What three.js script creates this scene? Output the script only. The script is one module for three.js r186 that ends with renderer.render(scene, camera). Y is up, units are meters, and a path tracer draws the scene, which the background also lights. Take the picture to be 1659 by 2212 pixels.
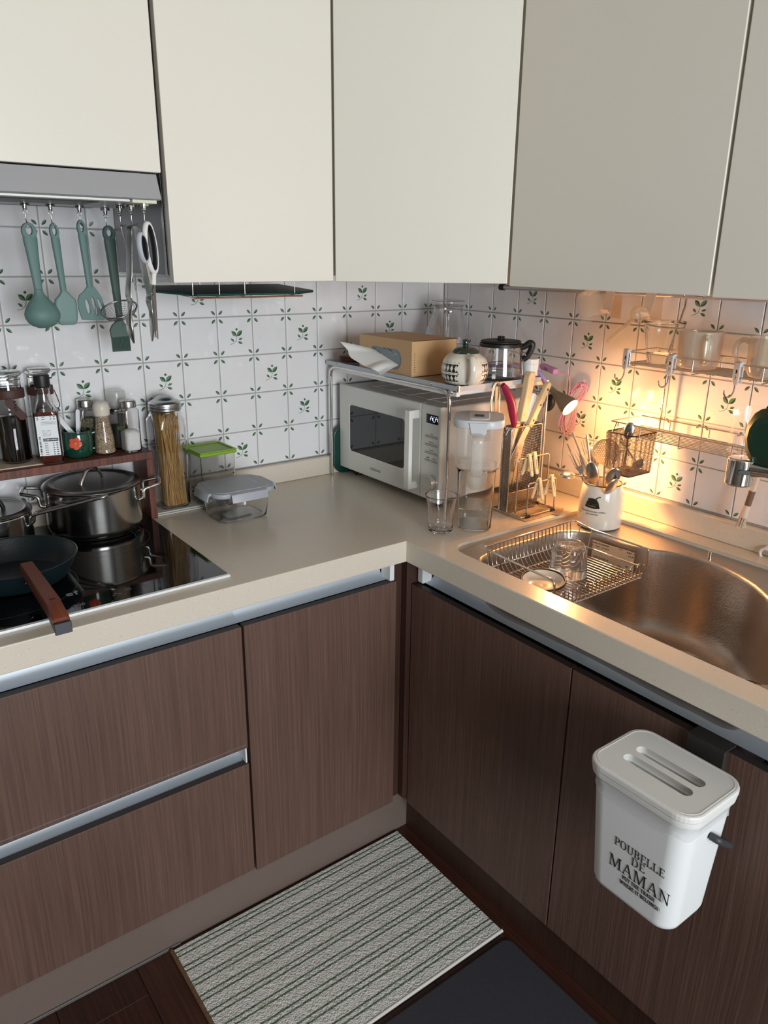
import * as THREE from 'three';
import { RoundedBoxGeometry } from 'three/addons/geometries/RoundedBoxGeometry.js';
import { mergeGeometries, mergeVertices, toCreasedNormals } from 'three/addons/utils/BufferGeometryUtils.js';
import { TextGeometry } from 'three/addons/geometries/TextGeometry.js';
import { FontLoader } from 'three/addons/loaders/FontLoader.js';
import { RectAreaLightUniformsLib } from 'three/addons/lights/RectAreaLightUniformsLib.js';

// ---------------------------------------------------------------- camera, sky, lights, exposure
RectAreaLightUniformsLib.init();
const scene = new THREE.Scene();
const renderer = new THREE.WebGLRenderer({ antialias: true });
renderer.toneMapping = THREE.LinearToneMapping;
renderer.toneMappingExposure = 1.26;
renderer.shadowMap.enabled = true;
const R = (d) => d * Math.PI / 180;
const camera = new THREE.PerspectiveCamera(68.05, 1659 / 2212, 0.05, 40);
camera.position.set(-1.6114, 1.4496, 1.8461);
camera.rotation.set(R(-18.588), R(-36.917), R(0.588), 'YXZ');
scene.background = new THREE.Color(0.80, 0.90, 1.0);

// daylight: the balcony window in the wall behind the camera
const WIN = { x0: -2.1, x1: -0.75, y0: 0.5, y1: 2.0, z: 4.0 };
const daylight = new THREE.RectAreaLight(new THREE.Color(0.90, 0.96, 1.0), 12.6, WIN.x1 - WIN.x0 - 0.1, WIN.y1 - WIN.y0 - 0.1);
daylight.name = 'window_daylight';
daylight.position.set((WIN.x0 + WIN.x1) / 2, (WIN.y0 + WIN.y1) / 2, WIN.z - 0.02);
daylight.lookAt(daylight.position.x, daylight.position.y, 0);
scene.add(daylight);

// the clip lamp over the sink (its head is built further down, at the same place)
const LAMP = new THREE.Vector3(-0.137, 1.104, 0.640), LAMP_DIR = new THREE.Vector3(0.059, -0.512, 0.857).normalize();
const lampLight = new THREE.SpotLight(new THREE.Color(1.0, 0.45, 0.14), 1.3, 6, 1.17, 1.0, 2);
lampLight.name = 'clip_lamp_light';
lampLight.position.copy(LAMP).addScaledVector(LAMP_DIR, 0.009);
lampLight.target.position.copy(LAMP).add(LAMP_DIR);
lampLight.castShadow = true;
scene.add(lampLight, lampLight.target);
const lampSpill = new THREE.PointLight(new THREE.Color(1.0, 0.45, 0.14), 0.14, 6, 2); // what the bulging lens lets out sideways
lampSpill.name = 'clip_lamp_spill'; lampSpill.position.copy(LAMP).addScaledVector(LAMP_DIR, 0.009); lampSpill.castShadow = true; scene.add(lampSpill);

// ---------------------------------------------------------------- helpers
const V = (x, y, z) => new THREE.Vector3(x, y, z);
let seed = 12345;
const rnd = () => { seed = (seed * 1664525 + 1013904223) >>> 0; return seed / 4294967296; };
const rr = (a, b) => a + (b - a) * rnd();
const used = {};
function numbered(n) { used[n] = (used[n] ?? -1) + 1; return used[n] ? n + '_' + String(used[n]).padStart(3, '0') : n; }
function tag(o, label, category, group) { o.userData.label = label; o.userData.category = category; if (group) o.userData.group = group; return o; }
function thing(name, label, category, pos = [0, 0, 0], ry = 0, group) {
  const g = new THREE.Group(); g.name = numbered(name); g.position.set(...pos); g.rotation.y = ry; scene.add(g);
  return tag(g, label, category, group);
}
function part(name, geo, mat, parent, label) {
  const m = new THREE.Mesh(Array.isArray(geo) ? merge(geo) : geo, mat); m.name = name; m.castShadow = m.receiveShadow = true;
  if (label) m.userData.label = label;
  (parent ?? scene).add(m); return m;
}
function struct(name, geo, mat, parent) { const m = part(name, geo, mat, parent); if (!parent) m.userData.kind = 'structure'; return m; }
function solo(name, geo, mat, label, category, group) { const m = part(numbered(name), geo, mat); return tag(m, label, category, group); }
function copy(o, pos, ry, label, name) {
  const c = o.clone(); c.name = numbered(name ?? o.name.replace(/_\d{3}$/, '')); c.userData = { ...o.userData, label };
  c.position.set(...pos); if (ry !== undefined) c.rotation.y = ry; scene.add(c); return c;
}
function merge(list) {
  const l = list.map((g) => { let h = g.index ? g.toNonIndexed() : g; const n = new THREE.BufferGeometry();
    n.setAttribute('position', h.attributes.position); n.setAttribute('normal', h.attributes.normal);
    n.setAttribute('uv', h.attributes.uv ?? new THREE.BufferAttribute(new Float32Array(h.attributes.position.count * 2), 2)); return n; });
  return mergeGeometries(l);
}
function at(g, x = 0, y = 0, z = 0, rx = 0, ry = 0, rz = 0, order = 'YXZ') {
  const m = new THREE.Matrix4().makeRotationFromEuler(new THREE.Euler(rx, ry, rz, order)); m.setPosition(x, y, z); g.applyMatrix4(m); return g;
}
const box = (x0, x1, y0, y1, z0, z1, r = 0.001) => {
  const w = x1 - x0, h = y1 - y0, d = z1 - z0, q = Math.min(r, w * 0.45, h * 0.45, d * 0.45);
  const g = q > 0 ? new RoundedBoxGeometry(w, h, d, 1, q) : new THREE.BoxGeometry(w, h, d);
  boxUV(g); return g.translate((x0 + x1) / 2, (y0 + y1) / 2, (z0 + z1) / 2);
};
function boxUV(g) { // uv in metres by dominant normal
  if (g.index) { const n = g.toNonIndexed(); g.copy(n); g.index = null; }
  const p = g.attributes.position, nn = g.attributes.normal, uv = new Float32Array(p.count * 2);
  for (let i = 0; i < p.count; i += 3) {
    const x = Math.abs(nn.getX(i) + nn.getX(i + 1) + nn.getX(i + 2)), y = Math.abs(nn.getY(i) + nn.getY(i + 1) + nn.getY(i + 2)), z = Math.abs(nn.getZ(i) + nn.getZ(i + 1) + nn.getZ(i + 2));
    for (let k = i; k < i + 3; k++) {
      if (x >= y && x >= z) { uv[k * 2] = p.getZ(k); uv[k * 2 + 1] = p.getY(k); }
      else if (y >= z) { uv[k * 2] = p.getX(k); uv[k * 2 + 1] = p.getZ(k); }
      else { uv[k * 2] = p.getX(k); uv[k * 2 + 1] = p.getY(k); }
    }
  }
  g.setAttribute('uv', new THREE.BufferAttribute(uv, 2)); return g;
}
const lathe = (pts, seg = 48, a0 = 0, al = Math.PI * 2) => new THREE.LatheGeometry(pts.map(([r, y]) => new THREE.Vector2(Math.max(r, 1e-5), y)), seg, a0, al);
// smooth profile for a lathe: rounds the polyline by sampling a centripetal spline
function smooth(pts, n = 40) { const c = new THREE.CatmullRomCurve3(pts.map(([x, y]) => V(x, y, 0)), false, 'centripetal'); return c.getPoints(n).map((p) => [p.x, p.y]); }
const disc = (r, h, y, seg = 32) => new THREE.CylinderGeometry(r, r, h, seg).translate(0, y + h / 2, 0);
const cyl = (r0, r1, h, seg = 24) => new THREE.CylinderGeometry(r1, r0, h, seg).translate(0, h / 2, 0);
// rings of points -> closed skin (caps flat)
function loft(rings, { closed = false, caps = true, crease = 0 } = {}) {
  const n = rings[0].length, pos = [], uv = [], idx = []; let v = 0;
  rings.forEach((ring, i) => {
    if (i) v += ring[0].distanceTo(rings[i - 1][0]);
    let u = 0; for (let k = 0; k <= n; k++) { const p = ring[k % n]; if (k) u += p.distanceTo(ring[k - 1]); pos.push(p.x, p.y, p.z); uv.push(u, v); }
  });
  const m = n + 1, L = rings.length;
  for (let i = 0; i < L - (closed ? 0 : 1); i++) for (let k = 0; k < n; k++) {
    const a = i * m + k, b = a + 1, c = ((i + 1) % L) * m + k, d = c + 1; idx.push(a, b, c, b, d, c);
  }
  let g = new THREE.BufferGeometry(); g.setAttribute('position', new THREE.Float32BufferAttribute(pos, 3)); g.setAttribute('uv', new THREE.Float32BufferAttribute(uv, 2)); g.setIndex(idx);
  g.computeVertexNormals();
  { // weld the seam normals
    const N = g.attributes.normal;
    for (let i = 0; i < L; i++) { const a = i * m, b = a + n, s = V(N.getX(a) + N.getX(b), N.getY(a) + N.getY(b), N.getZ(a) + N.getZ(b)).normalize(); N.setXYZ(a, s.x, s.y, s.z); N.setXYZ(b, s.x, s.y, s.z); }
  }
  if (crease) g = toCreasedNormals(g, crease);
  if (!caps || closed) return g;
  const list = [g];
  for (const [ring, flip] of [[rings[0], true], [rings[L - 1], false]]) {
    const c = V(0, 0, 0); ring.forEach((p) => c.add(p)); c.multiplyScalar(1 / n);
    const P = []; for (let k = 0; k < n; k++) { const a = ring[k], b = ring[(k + 1) % n]; flip ? P.push(c, b, a) : P.push(c, a, b); }
    const h = new THREE.BufferGeometry().setFromPoints(P); h.setAttribute('uv', new THREE.Float32BufferAttribute(P.flatMap((p) => [p.x, p.z]), 2)); h.computeVertexNormals(); list.push(h);
  }
  return merge(list);
}
// tube along points with a round or elliptic section (a across, b along up)
function sweep(pts, r, { seg = 8, closed = false, up = null, b = null, cap = true } = {}) {
  const n = pts.length, rings = [], T = [];
  for (let i = 0; i < n; i++) { const p = pts[closed ? (i + n - 1) % n : Math.max(i - 1, 0)], q = pts[closed ? (i + 1) % n : Math.min(i + 1, n - 1)]; T.push(q.clone().sub(p).normalize()); }
  let nrm = up ? up.clone() : (Math.abs(T[0].y) < 0.9 ? V(0, 1, 0) : V(1, 0, 0));
  for (let i = 0; i < n; i++) {
    if (up) nrm = up.clone();
    nrm.addScaledVector(T[i], -nrm.dot(T[i])); if (nrm.lengthSq() < 1e-8) nrm.set(T[i].y, T[i].z, T[i].x); nrm.normalize();
    const side = new THREE.Vector3().crossVectors(T[i], nrm), t = n > 1 ? i / (n - 1) : 0;
    const ra = typeof r === 'function' ? r(t) : r, rb = b === null ? ra : typeof b === 'function' ? b(t) : b, ring = [];
    for (let k = 0; k < seg; k++) { const a = k / seg * Math.PI * 2; ring.push(pts[i].clone().addScaledVector(side, Math.cos(a) * ra).addScaledVector(nrm, Math.sin(a) * rb)); }
    rings.push(ring.reverse());
  }
  return loft(rings, { closed, caps: cap });
}
// polyline with rounded corners
function bend(pts, f = 0.01, steps = 5, closed = false) {
  const out = [], n = pts.length;
  for (let i = 0; i < n; i++) {
    if (!closed && (i === 0 || i === n - 1)) { out.push(pts[i].clone()); continue; }
    const p = pts[(i + n - 1) % n], c = pts[i], q = pts[(i + 1) % n], a = p.clone().sub(c), b = q.clone().sub(c);
    const l = Math.min(f, a.length() * 0.49, b.length() * 0.49); a.normalize().multiplyScalar(l); b.normalize().multiplyScalar(l);
    for (let k = 0; k <= steps; k++) { const t = k / steps; out.push(c.clone().addScaledVector(a, (1 - t) * (1 - t)).addScaledVector(b, t * t)); }
  }
  return out;
}
const wire = (pts, r, f = 0.008, o = {}) => sweep(bend(pts, f, o.steps ?? 4, o.closed), r, { seg: 7, ...o });
const curve = (pts, n = 24, closed = false) => { const c = new THREE.CatmullRomCurve3(pts, closed, 'centripetal'); const p = c.getPoints(n); if (closed) p.pop(); return p; };
function extrude(pts, depth, bevel = 0, holes = [], curveSeg = 8) {
  const s = new THREE.Shape(pts.map(([x, y]) => new THREE.Vector2(x, y)));
  for (const h of holes) s.holes.push(new THREE.Path(h.map(([x, y]) => new THREE.Vector2(x, y))));
  const g = new THREE.ExtrudeGeometry(s, { depth: depth - 2 * bevel, bevelEnabled: bevel > 0, bevelSize: bevel, bevelThickness: bevel, bevelOffset: -bevel, bevelSegments: 2, curveSegments: curveSeg });
  return g.translate(0, 0, bevel);
}
// outline in (x,z) standing on y0, up to y0+h
const prism = (pts, y0, h, bevel = 0, holes = []) => boxUV(extrude(pts.map(([x, z]) => [x, -z]), h, bevel, holes.map((q) => q.map(([x, z]) => [x, -z]))).rotateX(-Math.PI / 2).translate(0, y0, 0));
function rrect(w, d, r, n = 6, cx = 0, cz = 0) {
  const o = []; r = Math.min(r, w / 2, d / 2);
  for (const [sx, sz, a0] of [[1, 1, 0], [-1, 1, 90], [-1, -1, 180], [1, -1, 270]]) for (let k = 0; k <= n; k++) { const a = R(a0 + 90 * k / n); o.push([cx + sx * (w / 2 - r) + Math.cos(a) * r, cz + sz * (d / 2 - r) + Math.sin(a) * r]); }
  return o;
}
// stack of rounded rectangles [y, w, d, r, cx, cz]
const rstack = (secs, o = {}) => loft(secs.map(([y, w, d, r, cx = 0, cz = 0]) => rrect(w, d, r, o.n ?? 6, cx, cz).map(([x, z]) => V(x, y, z)).reverse()), o);
// a vessel wall: the outer profile of a lathe, then back down inside
const shell = (pts, t = 0.002, fl = 0.003) => { const y0 = pts[0][1] + fl; return [...pts, ...pts.slice().reverse().filter(([r]) => r > t + 0.002).map(([r, y]) => [r - t, Math.max(y, y0)]), [1e-5, y0]]; };
const rshell = (secs, t = 0.0018, fl = 0.003, o) => rstack([...secs, ...secs.slice().reverse().map(([y, w, d, r, ...c]) => [Math.max(y, secs[0][0] + fl), w - 2 * t, d - 2 * t, Math.max(r - t, 0.0005), ...c])], o);
const ell = (a, b, n = 32, cx = 0, cy = 0) => Array.from({ length: n }, (_, k) => [cx + Math.cos(k / n * 2 * Math.PI) * a, cy + Math.sin(k / n * 2 * Math.PI) * b]);
const font = {};
for (const k of ['serif_regular', 'sans_bold', 'sans_regular']) font[k] = await new FontLoader().loadAsync('fonts/droid/droid_' + k + '.typeface.json');
function text(str, size, depth, f = 'sans_bold', sx = 1, thin = 0) {
  const g = new TextGeometry(str, { font: font[f], size, depth, curveSegments: 3, bevelEnabled: thin > 0, bevelSize: 0, bevelThickness: depth * 0.2, bevelOffset: -thin, bevelSegments: 1 }); g.computeBoundingBox();
  const b = g.boundingBox; g.translate(-(b.min.x + b.max.x) / 2, 0, 0); g.scale(sx, 1, 1); return g;
}

// ---------------------------------------------------------------- textures
function canvasTex(w, h, draw, srgb = true, rep = null) {
  const c = document.createElement('canvas'); c.width = w; c.height = h; draw(c.getContext('2d'), w, h);
  const t = new THREE.CanvasTexture(c); if (srgb) t.colorSpace = THREE.SRGBColorSpace; t.magFilter = THREE.LinearFilter;
  t.wrapS = t.wrapT = THREE.RepeatWrapping; if (rep) t.repeat.set(...rep); return t;
}
// tiling value noise, fx,fy cells across
function noiseGrid(fx, fy, s) { const g = new Float32Array(fx * fy); let q = s >>> 0; for (let i = 0; i < g.length; i++) { q = (q * 1664525 + 1013904223) >>> 0; g[i] = q / 4294967296; }
  return (u, v) => { let x = u * fx, y = v * fy; const x0 = Math.floor(x), y0 = Math.floor(y); x -= x0; y -= y0; x = x * x * (3 - 2 * x); y = y * y * (3 - 2 * y);
    const a = ((x0 % fx) + fx) % fx, b = (a + 1) % fx, c = ((y0 % fy) + fy) % fy, d = (c + 1) % fy;
    return (g[c * fx + a] * (1 - x) + g[c * fx + b] * x) * (1 - y) + (g[d * fx + a] * (1 - x) + g[d * fx + b] * x) * y; }; }
function dataTex(n, f, rep, srgb = false) { // f(u,v) -> [r,g,b] or number, 0..1
  const d = new Uint8Array(n * n * 4);
  for (let j = 0; j < n; j++) for (let i = 0; i < n; i++) { const c = f((i + 0.5) / n, (j + 0.5) / n), o = (j * n + i) * 4; for (let k = 0; k < 3; k++) d[o + k] = Math.max(0, Math.min(255, 255 * (typeof c === 'number' ? c : c[k]))); d[o + 3] = 255; }
  const t = new THREE.DataTexture(d, n, n); t.wrapS = t.wrapT = THREE.RepeatWrapping; t.magFilter = THREE.LinearFilter; if (srgb) t.colorSpace = THREE.SRGBColorSpace; if (rep) t.repeat.set(...rep); t.needsUpdate = true; return t;
}
const hex = (h) => { const c = parseInt(h.slice(1), 16); return [(c >> 16) / 255, ((c >> 8) & 255) / 255, (c & 255) / 255]; };
const mixc = (a, b, t) => a.map((x, i) => x + (b[i] - x) * t);
function grain(n, c0, c1, s, fx = 90, fy = 4) { // wood, grain along v
  const a = noiseGrid(fx, fy, s), b = noiseGrid(fx * 3, fy * 3, s + 7), c = noiseGrid(5, 2, s + 9), A = hex(c0), B = hex(c1);
  return (u, v) => { const w = u + 0.02 * c(u, v); let t = 0.5 * a(w, v) + 0.35 * b(w, v) + 0.3 * (c(u, v) - 0.5); return mixc(A, B, Math.max(0, Math.min(1, t))); };
}
const std = (o) => new THREE.MeshStandardMaterial(o), phy = (o) => new THREE.MeshPhysicalMaterial(o);
// ---------------------------------------------------------------- materials
const speck = canvasTex(1024, 1024, (g, w, h) => { g.fillStyle = '#d6cbbb'; g.fillRect(0, 0, w, h);
  for (let i = 0; i < 5200; i++) { const a = rnd(); g.fillStyle = a < 0.35 ? 'rgba(140,118,95,0.28)' : a < 0.42 ? 'rgba(90,72,58,0.38)' : 'rgba(245,238,226,0.55)'; const r = rr(0.4, 1.5); g.beginPath(); g.arc(rnd() * w, rnd() * h, r, 0, 7); g.fill(); } }, true, [1.6, 1.6]);
const n16 = noiseGrid(16, 16, 3), n40 = noiseGrid(40, 40, 5), n110 = noiseGrid(110, 110, 8);
const fineBump = dataTex(256, (u, v) => 0.5 * n40(u, v) + 0.5 * n110(u, v), [6, 6]);
const waveBump = dataTex(256, (u, v) => 0.75 * noiseGridA(u, v) + 0.25 * n16(u, v)); waveBump.channel = 1;
function noiseGridA(u, v) { noiseGridA.f ??= noiseGrid(7, 7, 21); return noiseGridA.f(u, v); }
const doorWood = dataTex(1024, grain(0, '#523a31', '#72574b', 11, 230, 5), [1.7, 1.1], true);
const doorBump = dataTex(1024, grain(0, '#000000', '#ffffff', 11, 170, 5), [1.7, 1.1]);
const walnut = dataTex(512, grain(0, '#4a2418', '#8a4a34', 31, 70, 5), [3, 3], true);
const brush = dataTex(512, (u, v) => 0.35 + 0.4 * brushN(u, v), [2, 2]);
function brushN(u, v) { brushN.f ??= noiseGrid(3, 230, 41); return brushN.f(u, v); }
const M = {
  paint: std({ color: '#ece6da', roughness: 0.25, bumpMap: fineBump, bumpScale: 0.00004 }),
  paintEdge: std({ color: '#dcd8c8', roughness: 0.4 }),
  carcass: std({ color: '#8d8f91', metalness: 0.5, roughness: 0.35 }),
  doorWood: std({ map: doorWood, roughness: 0.5, bumpMap: doorBump, bumpScale: 0.0005 }),
  doorEdge: std({ color: '#3d312c', roughness: 0.5 }),
  dark: std({ color: '#15120f', roughness: 0.8 }),
  stone: std({ map: speck, roughness: 0.27, bumpMap: fineBump, bumpScale: 0.00003 }),
  grout: std({ color: '#a5a3a1', roughness: 0.9, bumpMap: fineBump, bumpScale: 0.0004 }),
  wallPaint: std({ color: '#b4aea6', roughness: 0.85 }),
  wallDark: std({ color: '#6d675f', roughness: 0.8 }),
  alu: std({ color: '#c3c9d0', metalness: 0.55, roughness: 0.55, bumpMap: brush, bumpScale: 0.0002 }),
  steel: std({ color: '#c4c2bf', metalness: 1, roughness: 0.25 }),
  steelBrushed: std({ color: '#c6c7cc', metalness: 0.6, roughness: 0.42, bumpMap: brush, bumpScale: 0.0001 }),
  sink: std({ color: '#b9afa6', metalness: 1, roughness: 0.34, bumpMap: fineBump, bumpScale: 0.0003 }),
  chrome: std({ color: '#d8d6d4', metalness: 1, roughness: 0.09 }),
  wire: std({ color: '#cfc6ba', metalness: 1, roughness: 0.16 }),
  blackGlass: phy({ color: '#050607', roughness: 0.045, specularIntensity: 1 }),
  blackPlastic: std({ color: '#161718', roughness: 0.45 }),
  darkMetal: std({ color: '#3c3a3a', metalness: 0.7, roughness: 0.45 }),
  white: std({ color: '#eceae6', roughness: 0.35 }),
  whitePlastic: std({ color: '#e6e6e4', roughness: 0.3 }),
  greyPlastic: std({ color: '#b9bcc4', roughness: 0.4 }),
  sage: std({ color: '#5f7d78', roughness: 0.55 }),
  sageDark: std({ color: '#4b635a', roughness: 0.55 }),
  enamelDark: std({ color: '#0d1d22', roughness: 0.42, bumpMap: fineBump, bumpScale: 0.0003 }),
  deepGreen: std({ color: '#0b3d33', roughness: 0.35 }),
  walnut: std({ map: walnut, roughness: 0.5 }),
  handleWood: std({ color: '#7a3d22', map: dataTex(256, grain(0, '#c9b0a0', '#ffffff', 51, 30, 3), [8, 3], true), roughness: 0.4 }),
  brownLeather: std({ color: '#4a2c25', roughness: 0.6 }),
  // panes: sheets of glass or clear plastic without thickness; solid: glass with refraction
  pane: phy({ color: '#ffffff', transmission: 1, roughness: 0.02, thickness: 0, ior: 1.5 }),
  paneSoft: phy({ color: '#f4f4f2', transmission: 0.8, roughness: 0.22, thickness: 0, ior: 1.45 }),
  paneTint: phy({ color: '#e7eef2', transmission: 0.94, roughness: 0.05, thickness: 0, ior: 1.5 }),
  glass: phy({ color: '#ffffff', transmission: 1, roughness: 0.01, thickness: 0.003, ior: 1.48 }),
  plastic: phy({ color: '#fbfbfa', transmission: 1, roughness: 0.03, thickness: 0.002, ior: 1.42 }),
  water: phy({ color: '#f3f8fa', transmission: 1, roughness: 0.0, thickness: 0, ior: 1.33 }),
  soy: phy({ color: '#0a0707', roughness: 0.06 }),
  amber: phy({ color: '#5f1d0c', roughness: 0.12, clearcoat: 1, clearcoatRoughness: 0.03 }),
};
const floorTex = dataTex(512, grain(0, '#2c1712', '#5a3526', 71, 60, 3), [6, 1.6], true);
M.planks = [0, 1, 2, 3].map((k) => { const t = floorTex.clone(); t.offset.set(k * 0.27, k * 0.41); t.needsUpdate = true; return std({ map: t, color: ['#ffffff', '#dcd0c8', '#f2e6dd', '#c8bab0'][k], roughness: 0.38 }); });
// printed glazed tiles: leaves at the corners, on some a sprig in the middle
function leaf(g, x0, y0, x1, y1, wd, c0, c1) {
  const dx = x1 - x0, dy = y1 - y0, nx = -dy * wd, ny = dx * wd, mx = x0 + dx * 0.5, my = y0 + dy * 0.5;
  g.beginPath(); g.moveTo(x0, y0); g.quadraticCurveTo(mx + nx, my + ny, x1, y1); g.quadraticCurveTo(mx - nx, my - ny, x0, y0); g.fillStyle = c1; g.fill();
  g.beginPath(); g.moveTo(x0, y0); g.quadraticCurveTo(mx + nx, my + ny, x1, y1); g.quadraticCurveTo(mx + nx * 0.1, my + ny * 0.1, x0, y0); g.fillStyle = c0; g.fill();
  g.lineWidth = 1.6; g.strokeStyle = '#24402e'; g.beginPath(); g.moveTo(x0, y0); g.quadraticCurveTo(mx + nx, my + ny, x1, y1); g.quadraticCurveTo(mx - nx, my - ny, x0, y0); g.stroke();
}
function tileTex(sprig) {
  return canvasTex(384, 384, (g, s) => {
    g.fillStyle = '#e9e7e8'; g.fillRect(0, 0, s, s);
    for (const [x, y] of [[0, 0], [1, 0], [0, 1], [1, 1]]) { const f = (t) => [x ? s * (1 - t) : s * t, y ? s * (1 - t) : s * t]; const [a, b] = f(0.045), [c, d] = f(0.145); leaf(g, a + (x ? 3 : -3), b, c, d, 0.42, '#33523f', '#72907a'); }
    if (sprig) {
      const P = (u, v) => [u * s, v * s]; g.strokeStyle = '#2b4634'; g.lineWidth = 3.4; g.lineCap = 'round';
      g.beginPath(); g.moveTo(...P(0.525, 0.49)); g.bezierCurveTo(...P(0.54, 0.58), ...P(0.47, 0.69), ...P(0.325, 0.69)); g.stroke();
      g.lineWidth = 2; g.beginPath(); g.moveTo(...P(0.5, 0.61)); g.lineTo(...P(0.57, 0.645)); g.stroke();
      const L = (a, b, c, d, w) => leaf(g, ...P(a, b), ...P(c, d), w, '#35593f', '#6a8d6c');
      L(0.52, 0.49, 0.38, 0.36, 0.5); L(0.53, 0.49, 0.685, 0.35, 0.5); L(0.44, 0.625, 0.355, 0.545, 0.45); L(0.575, 0.585, 0.685, 0.55, 0.4); L(0.56, 0.635, 0.685, 0.69, 0.45);
      g.fillStyle = '#2f5a44'; g.beginPath(); g.arc(...P(0.53, 0.315), 0.03 * s, 0, 7); g.fill(); g.fillStyle = '#587a66'; g.beginPath(); g.arc(...P(0.527, 0.31), 0.011 * s, 0, 7); g.fill();
    }
  });
}
M.tile = std({ map: tileTex(false), roughness: 0.055, bumpMap: waveBump, bumpScale: 0.0030 });
M.tileSprig = std({ map: tileTex(true), roughness: 0.055, bumpMap: waveBump, bumpScale: 0.0030 });
// ---------------------------------------------------------------- the room
const CT = 0.839, H = 2.35;
struct('wall_back', box(-2.7, 0.12, 0, H, -0.12, -0.0022, 0), M.grout);
struct('wall_right', box(0.0022, 0.12, 0, H, -0.12, 4.4, 0), M.grout);
struct('wall_left', box(-2.82, -2.7, 0, H, -0.12, 4.4, 0), M.wallDark);
struct('ceiling', box(-2.82, 0.12, H, H + 0.1, -0.12, 4.42, 0), std({ color: '#b9b2a8', roughness: 0.9 }));
{ // the wall behind the camera, with its window opening
  const z0 = WIN.z, z1 = WIN.z + 0.12;
  struct('wall_front', [box(-2.7, WIN.x0, 0, H, z0, z1, 0), box(WIN.x1, 0, 0, H, z0, z1, 0), box(WIN.x0, WIN.x1, 0, WIN.y0, z0, z1, 0), box(WIN.x0, WIN.x1, WIN.y1, H, z0, z1, 0)], M.wallPaint);
  const w = new THREE.Group(); w.name = 'window_1'; w.userData.kind = 'structure'; scene.add(w);
  part('window_frame', [box(WIN.x0, WIN.x0 + 0.05, WIN.y0, WIN.y1, z0 + 0.03, z0 + 0.09), box(WIN.x1 - 0.05, WIN.x1, WIN.y0, WIN.y1, z0 + 0.03, z0 + 0.09), box(WIN.x0, WIN.x1, WIN.y0, WIN.y0 + 0.05, z0 + 0.03, z0 + 0.09), box(WIN.x0, WIN.x1, WIN.y1 - 0.05, WIN.y1, z0 + 0.03, z0 + 0.09), box(-1.63, -1.57, WIN.y0, WIN.y1, z0 + 0.03, z0 + 0.09)], M.whitePlastic, w);
  part('window_pane', new THREE.PlaneGeometry(WIN.x1 - WIN.x0 - 0.1, WIN.y1 - WIN.y0 - 0.1).translate((WIN.x0 + WIN.x1) / 2, (WIN.y0 + WIN.y1) / 2, z0 + 0.06), M.pane, w);
}
{ // walnut floor, plank by plank where the photo shows it, one slab beyond
  const fl = new THREE.Group(); fl.name = 'floor'; fl.userData.kind = 'structure'; scene.add(fl);
  part('subfloor', box(-2.82, 0.12, -0.08, -0.004, -0.12, 4.42, 0), M.dark, fl);
  const W = 0.165;
  for (let i = -8; i < 9; i++) { const x = -1.291 + i * W; if (x < -2.7 || x + W > 0) continue; let z = 0.5 - [0.15, 0.62, 0.35, 0.8][((i % 4) + 4) % 4]; if (i === -1) z = 0.629 - 0.95; if (i === 0) z = 0.27;
    let k = 0; while (z < 4.3) { const z1 = z + 0.95; const g = box(x + 0.0006, x + W - 0.0006, -0.004, 0, Math.max(z, -0.1) + 0.0006, Math.min(z1, 4.3) - 0.0006, 0.0008); part('plank', g, M.planks[(i * 3 + k * 5 + 40) % 4], fl); z = z1; k++; } }
}
// tiles of the two walls
const RY = 1.300, PH = 0.1013, DA = 0.0627, DB = 0.1141;
function slab(w, h, d, b, u0, u1, v0, v1, off) { // pillow-edged tile, back at z = 0
  const P = [[-w / 2, -h / 2], [w / 2, -h / 2], [w / 2, h / 2], [-w / 2, h / 2]], I = P.map(([x, y]) => [x - Math.sign(x) * b, y - Math.sign(y) * b]), pos = [], nor = [], uv = [], uv1 = [];
  const put = (x, y, z, n) => { pos.push(x, y, z); nor.push(...n); const u = (x + w / 2) / w, v = (y + h / 2) / h; uv.push(u0 + (u1 - u0) * u, v0 + (v1 - v0) * v); uv1.push(off[0] + u * w / 0.1 * 0.31, off[1] + v * h / 0.1 * 0.31); };
  const quad = (q) => { for (const k of [0, 1, 2, 0, 2, 3]) put(...q[k]); };
  quad(I.map(([x, y]) => [x, y, d, [0, 0, 1]]));
  for (let k = 0; k < 4; k++) { const a = P[k], c = P[(k + 1) % 4], ia = I[k], ic = I[(k + 1) % 4], nx = c[1] - a[1], ny = a[0] - c[0], l = Math.hypot(nx, ny), n = [nx / l * 0.9, ny / l * 0.9, 0.44];
    quad([[...ia, d, [0, 0, 1]], [...a, d - b, n], [...c, d - b, n], [...ic, d, [0, 0, 1]]]); quad([[...a, d - b, n], [...a, 0, n], [...c, 0, n], [...c, d - b, n]]); }
  const g = new THREE.BufferGeometry(); g.setAttribute('position', new THREE.Float32BufferAttribute(pos, 3)); g.setAttribute('normal', new THREE.Float32BufferAttribute(nor, 3)); g.setAttribute('uv', new THREE.Float32BufferAttribute(uv, 2)); g.setAttribute('uv1', new THREE.Float32BufferAttribute(uv1, 2)); return g;
}
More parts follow.
